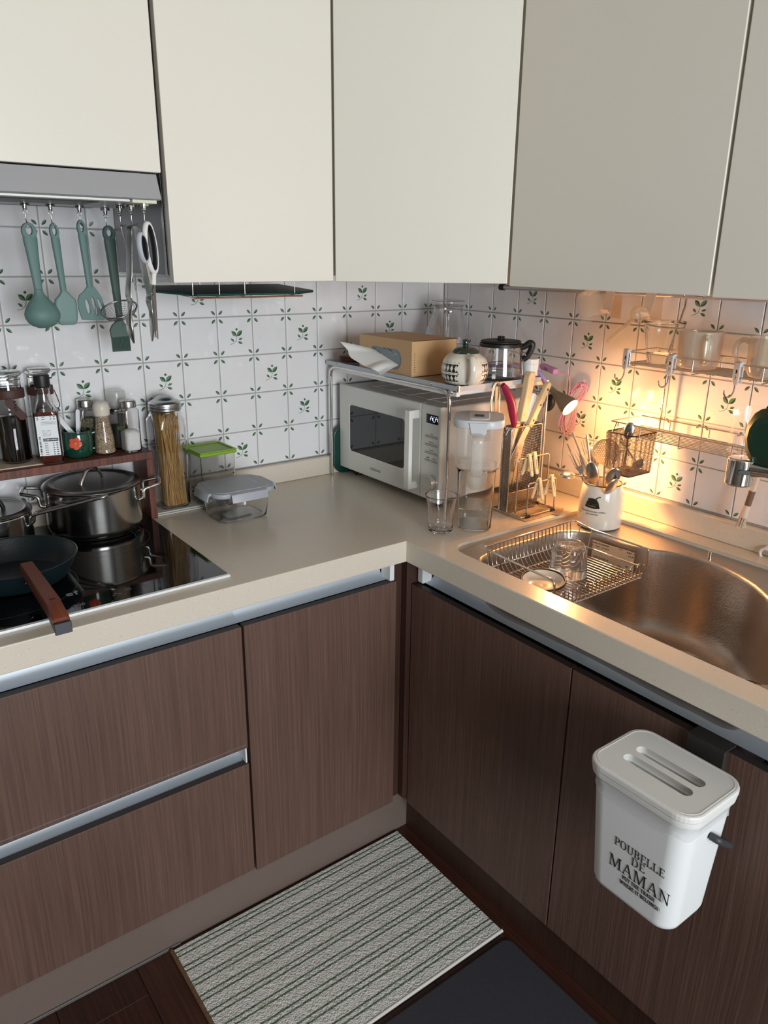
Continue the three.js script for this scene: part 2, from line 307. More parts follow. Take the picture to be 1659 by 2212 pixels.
{
  const full = Array.from({ length: 10 }, (_, k) => slab(0.0973, PH - 0.0028, 0.006, 0.0016, 0, 1, 0, 1, [k * 0.137, k * 0.291]));
  const wb = scene.getObjectByName('wall_back'), wr = scene.getObjectByName('wall_right');
  const spA = { '2,-1': 1, '7,-1': 1, '1,0': 1, '6,0': 1, '4,0': 1, '8,1': 1, '5,1': 1, '10,1': 1, '4,2': 1, '6,3': 1, '11,-1': 1, '13,0': 1 };
  const spB = { '2,-1': 1, '4,0': 1, '5,1': 1, '4,2': 1, '7,-1': 1, '8,1': 1, '7,3': 1 };
  let q = 0;
  for (let r = -3; r < 4; r++) {
    const yc = RY - (r + 0.5) * PH;
    for (let c = 0; c < 16; c++) {
      if (r < -1 && c < 8) continue;
      const m = part('tile', full[(q = q + 7) % 10], spA[c + ',' + r] ? M.tileSprig : M.tile, wb); m.position.set(-DA - (c + 0.5) * 0.1, yc, -0.006); m.rotation.z = 0;
    }
    if (r >= -1) {
      const w = DA - 0.0025, m = part('tile', slab(w, PH - 0.0022, 0.006, 0.0016, 0, w / 0.1, 0, 1, [r * 0.2, 0.4]), M.tile, wb); m.position.set(-DA / 2 - 0.0003, yc, -0.006);
      for (let j = -1; j < 13; j++) { const t = part('tile', full[(q = q + 7) % 10], spB[j + ',' + r] ? M.tileSprig : M.tile, wr); t.position.set(0.006, yc, DB + (j + 0.5) * 0.1); t.rotation.y = -Math.PI / 2; }
      const w2 = DB - 0.1 - 0.0015, s = part('tile', slab(w2, PH - 0.0022, 0.006, 0.0016, 1 - w2 / 0.1, 1, 0, 1, [r * 0.3, 0.1]), M.tile, wr); s.position.set(0.006, yc, w2 / 2 + 0.0004); s.rotation.y = -Math.PI / 2;
    }
  }
}
// plinths
struct('trim_1', [box(-2.6, -0.545, 0, 0.118, 0.535, 0.550, 0.001)], std({ color: '#6f6057', roughness: 0.45, bumpMap: brush, bumpScale: 0.0002 }));
struct('trim_2', [box(-0.553, -0.540, 0, 0.118, 0.552, 3.0, 0.001)], std({ color: '#b5a79c', roughness: 0.5, map: doorWood }));
struct('trim_3', [box(-2.6, -1.19, 0, 0.008, 0.5505, 0.554, 0.002)], std({ color: '#5f5a56', roughness: 0.5 }));

// ---------------------------------------------------------------- base cabinets
function golaX(x0, x1, dy = 0) { // along x, opening to +z
  const p = [[0.572, 0.788], [0.540, 0.788], [0.528, 0.779], [0.524, 0.764], [0.527, 0.750], [0.535, 0.741], [0.546, 0.738], [0.552, 0.738]];
  return sheet(p.map(([z, y]) => [V(x0, y + dy, z), V(x1, y + dy, z)]));
}
function sheet(rows, t = 0) { // ruled strip through rows of points
  const pos = [], uv = [], idx = []; let v = 0; const n = rows[0].length;
  rows.forEach((r, i) => { if (i) v += r[0].distanceTo(rows[i - 1][0]); let u = 0; r.forEach((p, k) => { if (k) u += p.distanceTo(r[k - 1]); pos.push(p.x, p.y, p.z); uv.push(u, v); }); });
  for (let i = 0; i + 1 < rows.length; i++) for (let k = 0; k + 1 < n; k++) { const a = i * n + k; idx.push(a, a + 1, a + n, a + 1, a + n + 1, a + n); }
  const g = new THREE.BufferGeometry(); g.setAttribute('position', new THREE.Float32BufferAttribute(pos, 3)); g.setAttribute('uv', new THREE.Float32BufferAttribute(uv, 2)); g.setIndex(idx); g.computeVertexNormals(); return g;
}
const toB = (g) => g.applyMatrix4(new THREE.Matrix4().set(0, 0, -1, 0, 0, 1, 0, 0, 1, 0, 0, 0, 0, 0, 0, 1)); // (x,y,z) -> (-z, y, x): things along wall A turned to wall B
{
  const d = thing('base_cabinet', 'dark oak base cabinet with two wide drawers under the black hob', 'cabinet');
  part('carcass', [box(-1.92, -1.0065, 0.118, 0.736, 0.02, 0.523, 0)], M.dark, d);
  const up = part('drawer', box(-1.92, -1.011, 0.448, 0.736, 0.5525, 0.570, 0.0012), M.doorWood, d); part('edge_band', box(-1.919, -1.012, 0.7355, 0.7366, 0.553, 0.5695, 0), M.doorEdge, up);
  const lo = part('drawer', box(-1.92, -1.011, 0.121, 0.408, 0.5525, 0.570, 0.0012), M.doorWood, d); part('edge_band', box(-1.919, -1.012, 0.4076, 0.4087, 0.553, 0.5695, 0), M.doorEdge, lo);
  part('grip_profile', golaX(-1.92, -1.008), M.alu, d, 'brushed aluminium grip channel under the worktop');
  part('grip_profile', [golaX(-1.92, -1.016, -0.33)], M.alu, d, 'brushed aluminium grip channel between the drawers');
  part('profile_end', box(-1.016, -1.0125, 0.409, 0.447, 0.52, 0.566, 0.0005), M.whitePlastic, d);
  const c = thing('base_cabinet', 'dark oak single door base cabinet between the drawers and the inner corner', 'cabinet');
  part('carcass', [box(-1.003, -0.60, 0.118, 0.736, 0.02, 0.523, 0)], M.dark, c);
  const dr = part('door', box(-1.006, -0.614, 0.115, 0.736, 0.5525, 0.570, 0.0012), M.doorWood, c); part('edge_band', box(-1.0055, -0.6145, 0.7355, 0.7366, 0.553, 0.5695, 0), M.doorEdge, dr);
  part('grip_profile', golaX(-1.008, -0.63), M.alu, c); part('profile_end', box(-0.63, -0.617, 0.737, 0.788, 0.53, 0.566, 0.002), M.whitePlastic, c);
  const f = thing('corner_post', 'slim dark oak filler post standing in the inner corner', 'panel');
  part('post', [box(-0.588, -0.555, 0.118, 0.787, 0.556, 0.576, 0.0008), box(-0.612, -0.588, 0.118, 0.787, 0.545, 0.556, 0.0005)], std({ map: doorWood, color: '#b39e92', roughness: 0.5 }), f);
  const XB = -0.575;
  const b1 = thing('base_cabinet', 'dark oak base cabinet door under the sink, beside the inner corner', 'cabinet');
  part('carcass', [box(-0.528, -0.02, 0.118, 0.56, 0.585, 1.055, 0)], M.dark, b1);
  const dB = part('door', toB(box(0.579, 1.056, 0.100, 0.722, 0.5575, 0.575, 0.0012)), M.doorWood, b1); part('edge_band', toB(box(0.5795, 1.0555, 0.7215, 0.7226, 0.558, 0.5745, 0)), std({ color: '#2c211d', roughness: 0.5 }), dB);
  part('grip_profile', toB(golaX(0.60, 1.057, -0.012)), M.alu, b1); part('profile_end', toB(box(0.579, 0.60, 0.724, 0.776, 0.53, 0.560, 0.004)), M.whitePlastic, b1);
  const b2 = thing('base_cabinet', 'dark oak base cabinet door under the sink with the white bin hooked on it', 'cabinet');
  part('carcass', [box(-0.528, -0.02, 0.118, 0.56, 1.065, 2.2, 0)], M.dark, b2);
  const d2 = part('door', toB(box(1.0595, 1.62, 0.100, 0.722, 0.5575, 0.575, 0.0012)), M.doorWood, b2); part('edge_band', toB(box(1.06, 1.6195, 0.7215, 0.7226, 0.558, 0.5745, 0)), std({ color: '#2c211d', roughness: 0.5 }), d2);
  part('grip_profile', toB(golaX(1.057, 2.2, -0.012)), M.alu, b2);
}
// ---------------------------------------------------------------- worktop, sink, hob
const hole = rrect(0.48, 0.93, 0.055, 8, -0.312, 1.133);   // (x,z) cut-out for the sink
{
  const w = thing('worktop', 'L-shaped beige speckled stone worktop with a low upstand', 'countertop');
  part('slab', prism([[-2.6, 0.001], [-0.0005, 0.001], [-0.0005, 2.9], [-0.603, 2.9], [-0.603, 0.59], [-2.6, 0.59]], 0.788, CT - 0.788, 0.0022, [hole]), M.stone, w);
  part('upstand', box(-2.6, -0.021, CT, 0.894, 0.0012, 0.020, 0.004), M.stone, w); part('upstand', box(-0.020, -0.0012, CT, 0.892, 0.0012, 2.9, 0.004), M.stone, w);
}
{
  const s = thing('kitchen_sink', 'large stainless steel undermount sink with a curved bowl', 'sink');
  const key = [[-0.543, 0.80], [-0.528, 0.752], [-0.47, 0.733], [-0.34, 0.730], [-0.235, 0.735], [-0.197, 0.775], [-0.193, 0.85], [-0.182, 0.91], [-0.150, 0.962], [-0.130, 1.02], [-0.131, 1.082], [-0.160, 1.162], [-0.207, 1.225], [-0.27, 1.30], [-0.36, 1.37], [-0.47, 1.40], [-0.535, 1.37], [-0.545, 1.28], [-0.545, 1.05], [-0.545, 0.92]];
  const oc = new THREE.CatmullRomCurve3(key.map(([x, z]) => V(x, 0, z)), true, 'centripetal'), out = oc.getSpacedPoints(120); out.pop();
  const ctr = V(-0.285, 0, 1.085), rings = [];
  const ring = (k, y) => out.map((p) => { const d = ctr.clone().sub(p), l = d.length(); const q = p.clone().addScaledVector(d, Math.min(k, l * 0.95) / l); q.y = y; return q; });
  const FY = CT - 0.0085;
  for (const [k, y] of [[-0.002, FY], [0, FY - 0.0006], [0.003, FY - 0.003], [0.005, FY - 0.009], [0.008, 0.80], [0.014, 0.73], [0.021, 0.68], [0.030, 0.658], [0.043, 0.646], [0.062, 0.6405], [0.085, 0.639]]) rings.push(ring(k, y));
  const last = rings[rings.length - 1], dr = (r, y) => last.map((p) => { const a = Math.atan2(p.z - ctr.z, p.x - ctr.x); return V(ctr.x + Math.cos(a) * r, y, ctr.z + Math.sin(a) * r); });
  for (const t of [0.35, 0.7]) rings.push(last.map((p, i) => p.clone().lerp(dr(0.09, 0.637)[i], t)));
  rings.push(dr(0.088, 0.636), dr(0.085, 0.632), dr(0.06, 0.60));
  part('bowl', loft(rings.map((r) => r.slice().reverse()), { caps: false }), M.sink, s);
  const hs = rrect(0.478, 0.928, 0.054, 8, -0.312, 1.133);
  const fl = new THREE.Shape(hs.map(([x, z]) => new THREE.Vector2(x, -z))); fl.holes.push(new THREE.Path(ring(-0.002, 0).map((p) => new THREE.Vector2(p.x, -p.z)).reverse()));
  part('flange', boxUV(new THREE.ExtrudeGeometry(fl, { depth: 0.0012, bevelEnabled: false }).rotateX(-Math.PI / 2).translate(0, FY - 0.0012, 0)), M.sink, s);
  part('drain_ring', new THREE.TorusGeometry(0.088, 0.003, 8, 64).rotateX(Math.PI / 2).translate(ctr.x, 0.638, ctr.z), M.chrome, s);
  part('strainer_basket', lathe([[0.001, 0.622], [0.05, 0.622], [0.078, 0.625], [0.084, 0.634], [0.086, 0.634], [0.08, 0.622], [0.05, 0.619], [0.001, 0.619]], 48).translate(ctr.x, 0, ctr.z), M.steel, s);
  const st = solo('sink_sticker', box(-0.0005, 0.0005, -0.024, 0.024, -0.055, 0.055, 0.0002).applyMatrix4(new THREE.Matrix4().makeRotationY(0.09).setPosition(-0.2035, 0.797, 0.856)), std({ color: '#cfc4b6', roughness: 0.35, map: canvasTex(256, 128, (g, w, h) => { g.fillStyle = '#e6dccd'; g.fillRect(0, 0, w, h); g.fillStyle = '#4a4038'; for (let l = 0; l < 4; l++) for (let i = 0; i < 16; i++) { if (rnd() < 0.18) continue; g.fillRect(84 + i * 9.5, 34 + l * 20, rr(4, 8), 8); } g.strokeStyle = '#6a7a70'; g.lineWidth = 4; g.beginPath(); g.arc(46, 60, 13, 0, 7); g.stroke(); }, true, [9, 20]) }), 'pale care sticker with small print on the sink wall behind the dish rack', 'sticker');
}
solo('sink_stopper_pin', [cyl(0.004, 0.004, 0.016, 16).translate(-0.112, CT - 0.0085, 1.04), cyl(0.0055, 0.0055, 0.002, 16).translate(-0.112, CT - 0.0085, 1.04)], M.chrome, 'small steel overflow knob standing on the sink ledge', 'knob');
{
  const h = thing('induction_hob', 'black glass induction hob with a pale metal front trim', 'hob');
  part('glass_top', prism([[-1.80, 0.035], [-1.017, 0.035], [-1.017, 0.536], [-1.80, 0.536]], CT, 0.0045, 0.001), M.blackGlass, h);
  part('front_trim', box(-1.80, -1.0165, CT, CT + 0.0052, 0.5362, 0.5445, 0.0008), std({ color: '#f2f4f6', metalness: 0.25, roughness: 0.35 }), h, 'pale metal front trim');
  const ring = (x, z, r) => new THREE.RingGeometry(r - 0.0005, r + 0.0005, 64).rotateX(-Math.PI / 2).translate(x, CT + 0.0047, z);
  const pm = std({ color: '#8d9196', roughness: 0.4 });
  const zm = std({ color: '#4a4d50', roughness: 0.4 }); for (const q of [[-1.165, 0.20, 0.105], [-1.165, 0.20, 0.075], [-1.40, 0.36, 0.135], [-1.165, 0.38, 0.0125]]) part('zone_mark', ring(...q), zm, h);
  const T = (s, z, x, sz, f = 'sans_bold') => text(s, sz, 0.0002, f).rotateX(-Math.PI / 2).translate(x, CT + 0.0046, z);
  part('lettering', [T('ef', 0.463, -1.297, 0.018), T('-300', 0.516, -1.303, 0.0095, 'sans_regular'), at(new THREE.CircleGeometry(0.0016, 16).rotateX(-Math.PI / 2), -1.276, CT + 0.0047, 0.449)], pm, h);
  const ic = []; for (const [x, z] of [[-1.205, 0.495], [-1.168, 0.49]]) ic.push(new THREE.RingGeometry(0.005, 0.0058, 24).rotateX(-Math.PI / 2).translate(x, CT + 0.0047, z), box(x - 0.002, x + 0.002, CT + 0.0046, CT + 0.0048, z - 0.0004, z + 0.0004, 0));
  for (const [x, z] of [[-1.232, 0.5], [-1.226, 0.506], [-1.236, 0.507]]) ic.push(box(x - 0.003, x + 0.003, CT + 0.0046, CT + 0.0048, z - 0.0004, z + 0.0004, 0));
  for (const g of ic) part('touch_mark', g, pm, h);
}
// ---------------------------------------------------------------- wall cabinets and hood
{
  const D = 0.35, yb = 1.397, yt = 2.32;
  const c2 = thing('wall_cabinet', 'tall cream wall cabinet to the right of the range hood', 'cabinet');
  part('carcass', box(-1.001, -0.637, yb + 0.013, yt, 0.003, D - 0.0205, 0.001), M.carcass, c2);
  part('door', box(-1.010, -0.6355, yb, yt, D - 0.019, D, 0.002), M.paint, c2);
  part('edge_strip', [box(-1.0035, -1.0015, yb + 0.013, yt, 0.292, 0.302, 0.0005), box(-1.003, -1.0015, yb + 0.010, yb + 0.0145, 0.01, 0.328, 0.0005)], M.steel, c2);
  part('hinge_screw', at(cyl(0.0035, 0.003, 0.002, 12), -1.0035, 1.535, 0.318, 0, 0, Math.PI / 2), M.chrome, c2);
  const c3 = thing('wall_cabinet', 'cream diagonal corner wall cabinet above the microwave', 'cabinet');
  part('carcass', prism([[-0.003, 0.003], [-0.003, 0.610], [-0.33, 0.610], [-0.6315, 0.328], [-0.6315, 0.003]], yb + 0.012, yt - yb - 0.012, 0), M.paintEdge, c3);
  const a = V(-0.6325, 0, 0.3495), b = V(-0.3505, 0, 0.613), dir = b.clone().sub(a), L = dir.length(), ang = Math.atan2(-dir.z, dir.x);
  const dg = box(0.0015, L - 0.0015, yb - 0.001, yt, -0.018, 0, 0.002); part('door', at(dg, a.x, 0, a.z, 0, ang, 0), M.paint, c3);
  const c4 = thing('wall_cabinet', 'cream wall cabinet door above the wire shelves', 'cabinet');
  part('carcass', box(-D + 0.0205, -0.003, yb + 0.008, yt, 0.614, 1.095, 0.001), M.paintEdge, c4);
  part('door', box(-D, -D + 0.019, yb - 0.006, yt, 0.6165, 1.0925, 0.002), M.paint, c4);
  const c5 = thing('wall_cabinet', 'cream wall cabinet cut off by the right edge of the photo', 'cabinet');
  part('carcass', box(-D + 0.0205, -0.003, yb + 0.008, yt, 1.099, 1.70, 0.001), M.paintEdge, c5);
  part('door', box(-D, -D + 0.019, yb - 0.008, yt, 1.0985, 1.70, 0.002), M.paint, c5);
  const c1 = thing('wall_cabinet', 'cream wall cabinet over the steel range hood', 'cabinet');
  part('carcass', box(-1.92, -1.03, 1.60, yt, 0.003, 0.341, 0.001), M.paintEdge, c1);
  part('door', box(-1.93, -1.0235, 1.594, yt, 0.342, 0.361, 0.002), M.paint, c1);
}
{
  const h = thing('range_hood', 'brushed steel slide-out range hood holding a row of magnetic hooks', 'range hood');
  part('visor', loft([[-1.92], [-1.036]].map(([x]) => [V(x, 1.590, 0.3665), V(x, 1.547, 0.384), V(x, 1.545, 0.380), V(x, 1.545, 0.25), V(x, 1.588, 0.25)]), { crease: 0.4 }), M.steelBrushed, h);
  part('body', box(-1.92, -1.052, 1.5455, 1.593, 0.004, 0.249, 0.001), M.darkMetal, h);
  part('trim_strip', box(-1.92, -1.092, 1.5405, 1.5445, 0.352, 0.376, 0.0008), M.white, h);
  part('filter_panel', box(-1.92, -1.14, 1.5385, 1.5452, 0.235, 0.350, 0.001), M.darkMetal, h);
  part('bottom_plate', box(-1.92, -1.048, 1.5405, 1.5452, 0.13, 0.2345, 0.0008), std({ color: '#9a9ca0', metalness: 0.8, roughness: 0.4 }), h);
  part('bottom_plate', box(-1.138, -1.048, 1.5405, 1.5452, 0.2347, 0.351, 0.0008), std({ color: '#9a9ca0', metalness: 0.8, roughness: 0.4 }), h);
  part('end_clip', box(-1.0905, -1.045, 1.5385, 1.5445, 0.3515, 0.384, 0.001), std({ color: '#d9dcc6', roughness: 0.5 }), h, 'pale plastic end clip');
}
// ---------------------------------------------------------------- magnetic hooks and the tools that hang from them
const HY = 1.5395; // underside of the hood
const hookPos = [[-1.235, 0.205, 0], [-1.190, 0.209, 0], [-1.135, 0.205, 0], [-1.067, 0.150, 0], [-1.071, 0.252, 0.9], [-1.071, 0.316, 0.9], [-1.066, 0.370, 0.9]];
const hookFor = ['the green ladle', 'the green spoon spatula', 'the slotted green turner', 'the green pastry brush', 'the small strainer', 'the steel tongs', 'the kitchen scissors'];
hookPos.forEach(([x, z, t], i) => {
  const k = thing('magnetic_hook', 'small steel magnetic hook under the range hood that carries ' + hookFor[i], 'hook', [x, HY, z], t, 'magnetic hooks under the range hood');
  part('magnet', [disc(0.0095, 0.005, -0.005, 28), disc(0.0045, 0.004, -0.009, 20), lathe([[0, -0.0135], [0.0035, -0.0125], [0.0042, -0.011], [0.0035, -0.009]], 16)], M.chrome, k);
  part('wire', [sweep(bend([V(0, -0.0195, 0), V(0.0048, -0.0165, 0), V(0.002, -0.0118, 0), V(-0.002, -0.0118, 0), V(-0.0048, -0.0165, 0)], 0.003, 4, true), 0.0009, { seg: 6, closed: true }),
    sweep(curve([V(0, -0.0195, 0), V(0, -0.029, 0), V(0, -0.035, 0.002), V(0, -0.0375, 0.006), V(0, -0.034, 0.0105)], 20), 0.0010, { seg: 6 })], M.steel, k);
});
// flat handle: rings [y, half width, half thickness, x]
const handleLoft = (secs, n = 16) => loft(secs.map(([y, a, b, x = 0, z = 0]) => Array.from({ length: n }, (_, k) => { const t = k / n * 2 * Math.PI, c = Math.cos(t), s = Math.sin(t); return V(x + Math.sign(c) * Math.pow(Math.abs(c), 0.8) * a, y, z + Math.sign(s) * Math.pow(Math.abs(s), 0.8) * b); })));
// the eye of a handle: a ring, then the grip below it
function grip(len, w0, w1, th) { // from y=0 down to -len; hole near the top
  const eye = new THREE.Shape(); eye.absellipse(0, -0.016, w0, 0.016, 0, Math.PI * 2); const h = new THREE.Path(); h.absellipse(0, -0.0135, w0 * 0.42, 0.0085, 0, Math.PI * 2); eye.holes.push(h);
  const e = new THREE.ExtrudeGeometry(eye, { depth: th * 1.2, bevelEnabled: true, bevelSize: 0.0012, bevelThickness: 0.0015, bevelOffset: -0.0012, bevelSegments: 2, curveSegments: 16 }).translate(0, 0, -th * 0.6);
  const secs = [[-0.0225, w0 * 0.9, th * 0.8], [-0.03, w0 * 0.98, th]]; for (let k = 1; k <= 8; k++) { const t = k / 8; secs.push([-0.03 - (len - 0.03) * t, w0 + (w1 - w0) * Math.pow(t, 0.75), th * (1 - 0.15 * t)]); }
  return [e, handleLoft(secs)];
}
{
  const l = thing('ladle', 'sage green silicone soup ladle hanging leftmost under the hood', 'ladle', [-1.235, 1.505, 0.212], 0);
  const handle = [...grip(0.128, 0.0135, 0.0075, 0.0055)]; for (const g of handle) g.rotateZ(0.035);
  part('handle', handle, M.sage, l);
  // bowl: ellipsoid cup facing the room, its neck flowing out of the handle
  const rings = [], cx = 0.004, cy = -0.158;
  const neck = [[-0.122, 0.0075, 0.005, 0.003], [-0.130, 0.009, 0.006, 0.0035], [-0.140, 0.017, 0.010, 0.004], [-0.150, 0.0255, 0.016, 0.0045], [-0.160, 0.031, 0.020, 0.005], [-0.168, 0.0335, 0.0225, 0.005], [-0.176, 0.0325, 0.022, 0.005], [-0.184, 0.028, 0.019, 0.005], [-0.190, 0.021, 0.014, 0.005], [-0.1945, 0.010, 0.007, 0.005]];
  part('bowl', loft(neck.map(([y, a, b, x]) => Array.from({ length: 24 }, (_, k) => { const t = k / 24 * 2 * Math.PI; return V(x + Math.cos(t) * a, y, 0.004 + Math.sin(t) * b); }))), M.sage, l);
  void rings; void cx; void cy;
  const s = thing('spoon_spatula', 'sage green silicone spoon spatula with a flat rectangular head', 'spatula', [-1.190, 1.505, 0.215], 0);
  const sg = grip(0.130, 0.0085, 0.0058, 0.005); for (const g of sg) g.rotateZ(0.04); part('handle', sg, M.sage, s);
  part('head', loft([[-0.126, 0.0062, 0.0045], [-0.134, 0.012, 0.0052], [-0.141, 0.0195, 0.0055], [-0.149, 0.0213, 0.006], [-0.165, 0.0212, 0.006], [-0.182, 0.0195, 0.0055], [-0.1885, 0.0165, 0.004], [-0.191, 0.0125, 0.0025]].map(([y, a, b]) => rrect(a * 2, b * 2, b * 0.9, 4).map(([x, z]) => V(x + 0.006, y, z)))), std({ color: '#6d8983', roughness: 0.5 }), s);
  const t = thing('slotted_turner', 'sage green silicone turner with three long slots', 'turner', [-1.137, 1.513, 0.212], 0);
  const tg = grip(0.128, 0.0085, 0.0052, 0.0048); for (const g of tg) g.rotateZ(0.03); part('handle', tg, M.sage, t);
  const outl = [[-0.0005, -0.124], [0.0105, -0.124], [0.020, -0.137], [0.0265, -0.150], [0.0305, -0.168], [0.0315, -0.190], [0.022, -0.1925], [0.002, -0.1915], [-0.018, -0.190], [-0.0225, -0.17], [-0.0225, -0.152], [-0.018, -0.142], [-0.008, -0.134]];
  const slot = (x, y0, y1, w, lean) => { const o = []; for (let k = 0; k < 20; k++) { const a = k / 20 * 2 * Math.PI; const yy = (y0 + y1) / 2 + Math.sin(a) * (y1 - y0) / 2; o.push([x + lean * (yy - y1) + Math.cos(a) * w, yy]); } return o; };
  part('head', extrude(outl, 0.005, 0.0012, [slot(-0.006, -0.179, -0.149, 0.0035, -0.12), slot(0.006, -0.182, -0.146, 0.0033, -0.2), slot(0.0175, -0.178, -0.149, 0.0028, -0.25)]).translate(0, 0, -0.0025), M.sage, t);
  const b = thing('pastry_brush', 'dark sage silicone pastry brush with a comb of bristles', 'brush', [-1.066, 1.506, 0.156], 0);
  const bg = grip(0.205, 0.0125, 0.0065, 0.006); for (const g of bg) g.rotateZ(0.03); part('handle', bg, M.sageDark, b);
  part('head', extrude([[-0.003, -0.193], [0.012, -0.193], [0.019, -0.202], [0.0225, -0.209], [0.0235, -0.226], [-0.0165, -0.228], [-0.0185, -0.212], [-0.012, -0.2]], 0.009, 0.002).translate(0, 0, -0.0045), M.sageDark, b);
  const br = []; for (let k = 0; k < 15; k++) for (let j = 0; j < 2; j++) br.push(at(new THREE.CylinderGeometry(0.0009, 0.0007, 0.032, 5), -0.0155 + k * 0.0027, -0.2415, -0.002 + j * 0.004, 0, 0, 0.01));
  part('bristles', br, M.sageDark, b).userData.kind = 'stuff';
  const st = thing('strainer', 'small steel mesh strainer hanging by its thin wire handle', 'strainer', [-1.074, 1.5035, 0.262], 0);
  part('handle', [sweep(curve([V(0.001, -0.002, 0.003), V(-0.0012, 0, 0), V(0, -0.003, -0.001), V(0.006, -0.06, 0.008), V(0.012, -0.125, 0.018)], 30), 0.0013, { seg: 6 })], M.steel, st);
  const bowl = [[0.036, 0], [0.033, -0.006], [0.026, -0.012], [0.015, -0.016], [0.001, -0.0175]], tilt = (g) => at(g, -0.021, -0.159, 0.0, 0.32, 0, 0.33);
  part('rim', tilt(new THREE.TorusGeometry(0.036, 0.0016, 8, 48).rotateX(Math.PI / 2)), M.steel, st);
  const wv = []; for (let k = 0; k < 28; k++) { const a = k / 28 * 2 * Math.PI; wv.push(sweep(bowl.map(([r, y]) => V(Math.cos(a) * r, y, Math.sin(a) * r)), 0.00032, { seg: 3, cap: false })); }
  for (let k = 1; k < 10; k++) { const t2 = k / 10, r = 0.036 * Math.cos(t2 * Math.PI / 2), y = -0.0175 * Math.sin(t2 * Math.PI / 2); wv.push(new THREE.TorusGeometry(r, 0.00032, 3, 40).rotateX(Math.PI / 2).translate(0, y, 0)); }
  wv.forEach(tilt); const mp = part('mesh', wv, std({ color: '#77767a', metalness: 0.9, roughness: 0.4 }), st); mp.userData.kind = 'stuff';
  const tg2 = thing('tongs', 'long polished steel kitchen tongs hanging with spoon shaped ends', 'tongs', [-1.071, 1.502, 0.318], 0.36);
  for (const sgn of [-1, 1]) { const P = curve([V(0, 0.000, 0), V(sgn * 0.0075, -0.002, 0), V(sgn * 0.0105, -0.02, 0), V(sgn * 0.019, -0.09, 0), V(sgn * 0.026, -0.128, 0), V(sgn * 0.0225, -0.14, 0), V(sgn * 0.027, -0.165, 0), V(sgn * 0.029, -0.19, 0), V(sgn * 0.023, -0.219, 0)], 40);
    part('arm', sweep(P, (t2) => t2 < 0.62 ? 0.0085 : t2 < 0.72 ? 0.0085 - 0.03 * (t2 - 0.62) : 0.0055 + 0.004 * Math.sin((t2 - 0.72) / 0.28 * Math.PI) - 0.003 * Math.max(0, (t2 - 0.9) / 0.1), { seg: 10, up: V(1, 0, 0), b: (t2) => t2 < 0.7 ? 0.0007 : 0.0007 + 0.0035 * Math.sin((t2 - 0.7) / 0.3 * Math.PI) }), M.steel, tg2); }
  const sc = thing('scissors', 'kitchen scissors with white and dark grey handles', 'scissors', [-1.064, 1.507, 0.378], 0.70);
  const loop = (cx2, cy2, a, b2, r, m, n, rot) => part(n, sweep(ell(a, b2, 36).map(([x, y]) => V(x, y, 0).applyAxisAngle(V(0, 0, 1), rot).add(V(cx2, cy2, 0))), r, { seg: 8, closed: true, up: V(0, 0, 1), b: 0.0055 }), m, sc);
  loop(0.004, -0.046, 0.0165, 0.044, 0.004, M.whitePlastic, 'handle', 0.14); loop(0.003, -0.045, 0.0135, 0.040, 0.0022, M.blackPlastic, 'grip_liner', 0.14);
  loop(-0.024, -0.046, 0.0115, 0.025, 0.0035, M.greyPlastic, 'handle', 0.2); loop(-0.024, -0.046, 0.0088, 0.021, 0.002, M.blackPlastic, 'grip_liner', 0.2);
  part('handle', [sweep([V(0.010, -0.087, 0), V(0.006, -0.098, 0), V(0.003, -0.112, 0)], 0.0045, { up: V(0, 0, 1), b: 0.005 })], M.whitePlastic, sc);
  for (const [o, z] of [[[[0.006, -0.105], [-0.003, -0.125], [-0.0045, -0.135], [-0.001, -0.213], [0.0005, -0.213], [0.0045, -0.135], [0.0065, -0.108]], 0.0008], [[[-0.018, -0.072], [-0.006, -0.118], [-0.005, -0.135], [-0.0005, -0.210], [0.0025, -0.135], [0.001, -0.115], [-0.009, -0.068]], -0.0028]]) part('blade', extrude(o, 0.002, 0.0005).translate(0, 0, z), M.steel, sc);
  part('pivot', new THREE.CylinderGeometry(0.0025, 0.0025, 0.007, 14).rotateX(Math.PI / 2).translate(-0.0015, -0.128, 0), M.chrome, sc);
}
// ---------------------------------------------------------------- board slung under the tall cabinet
{
  const r = thing('under_shelf_rack', 'thin wire board holder screwed under the tall wall cabinet', 'rack');
  const ws = [], pr = [-0.945, -0.885, -0.825, -0.70];
  for (const x of pr) ws.push(wire([V(x, 1.409, 0.05), V(x, 1.3745, 0.05), V(x, 1.3645, 0.285), V(x, 1.409, 0.288)], 0.0013, 0.006));
  part('hanger', ws.slice(0, 4), M.wire, r); part('front_rod', sweep([V(-0.945, 1.3635, 0.287), V(-0.68, 1.3635, 0.287)], 0.002, { seg: 8 }), std({ color: '#c9977a', metalness: 0.9, roughness: 0.25 }), r, 'copper coloured front rod');
  const b = solo('cutting_board', prism([[-0.985, 0.18], [-0.935, 0.283], [-0.685, 0.283], [-0.625, 0.245], [-0.615, 0.06], [-0.97, 0.055]], -0.003, 0.006, 0.002), M.deepGreen, 'dark green cutting board lying in the holder under the tall cabinet', 'cutting board');
  b.rotation.x = 0.043; b.position.set(0, 1.3815, 0.0);
}
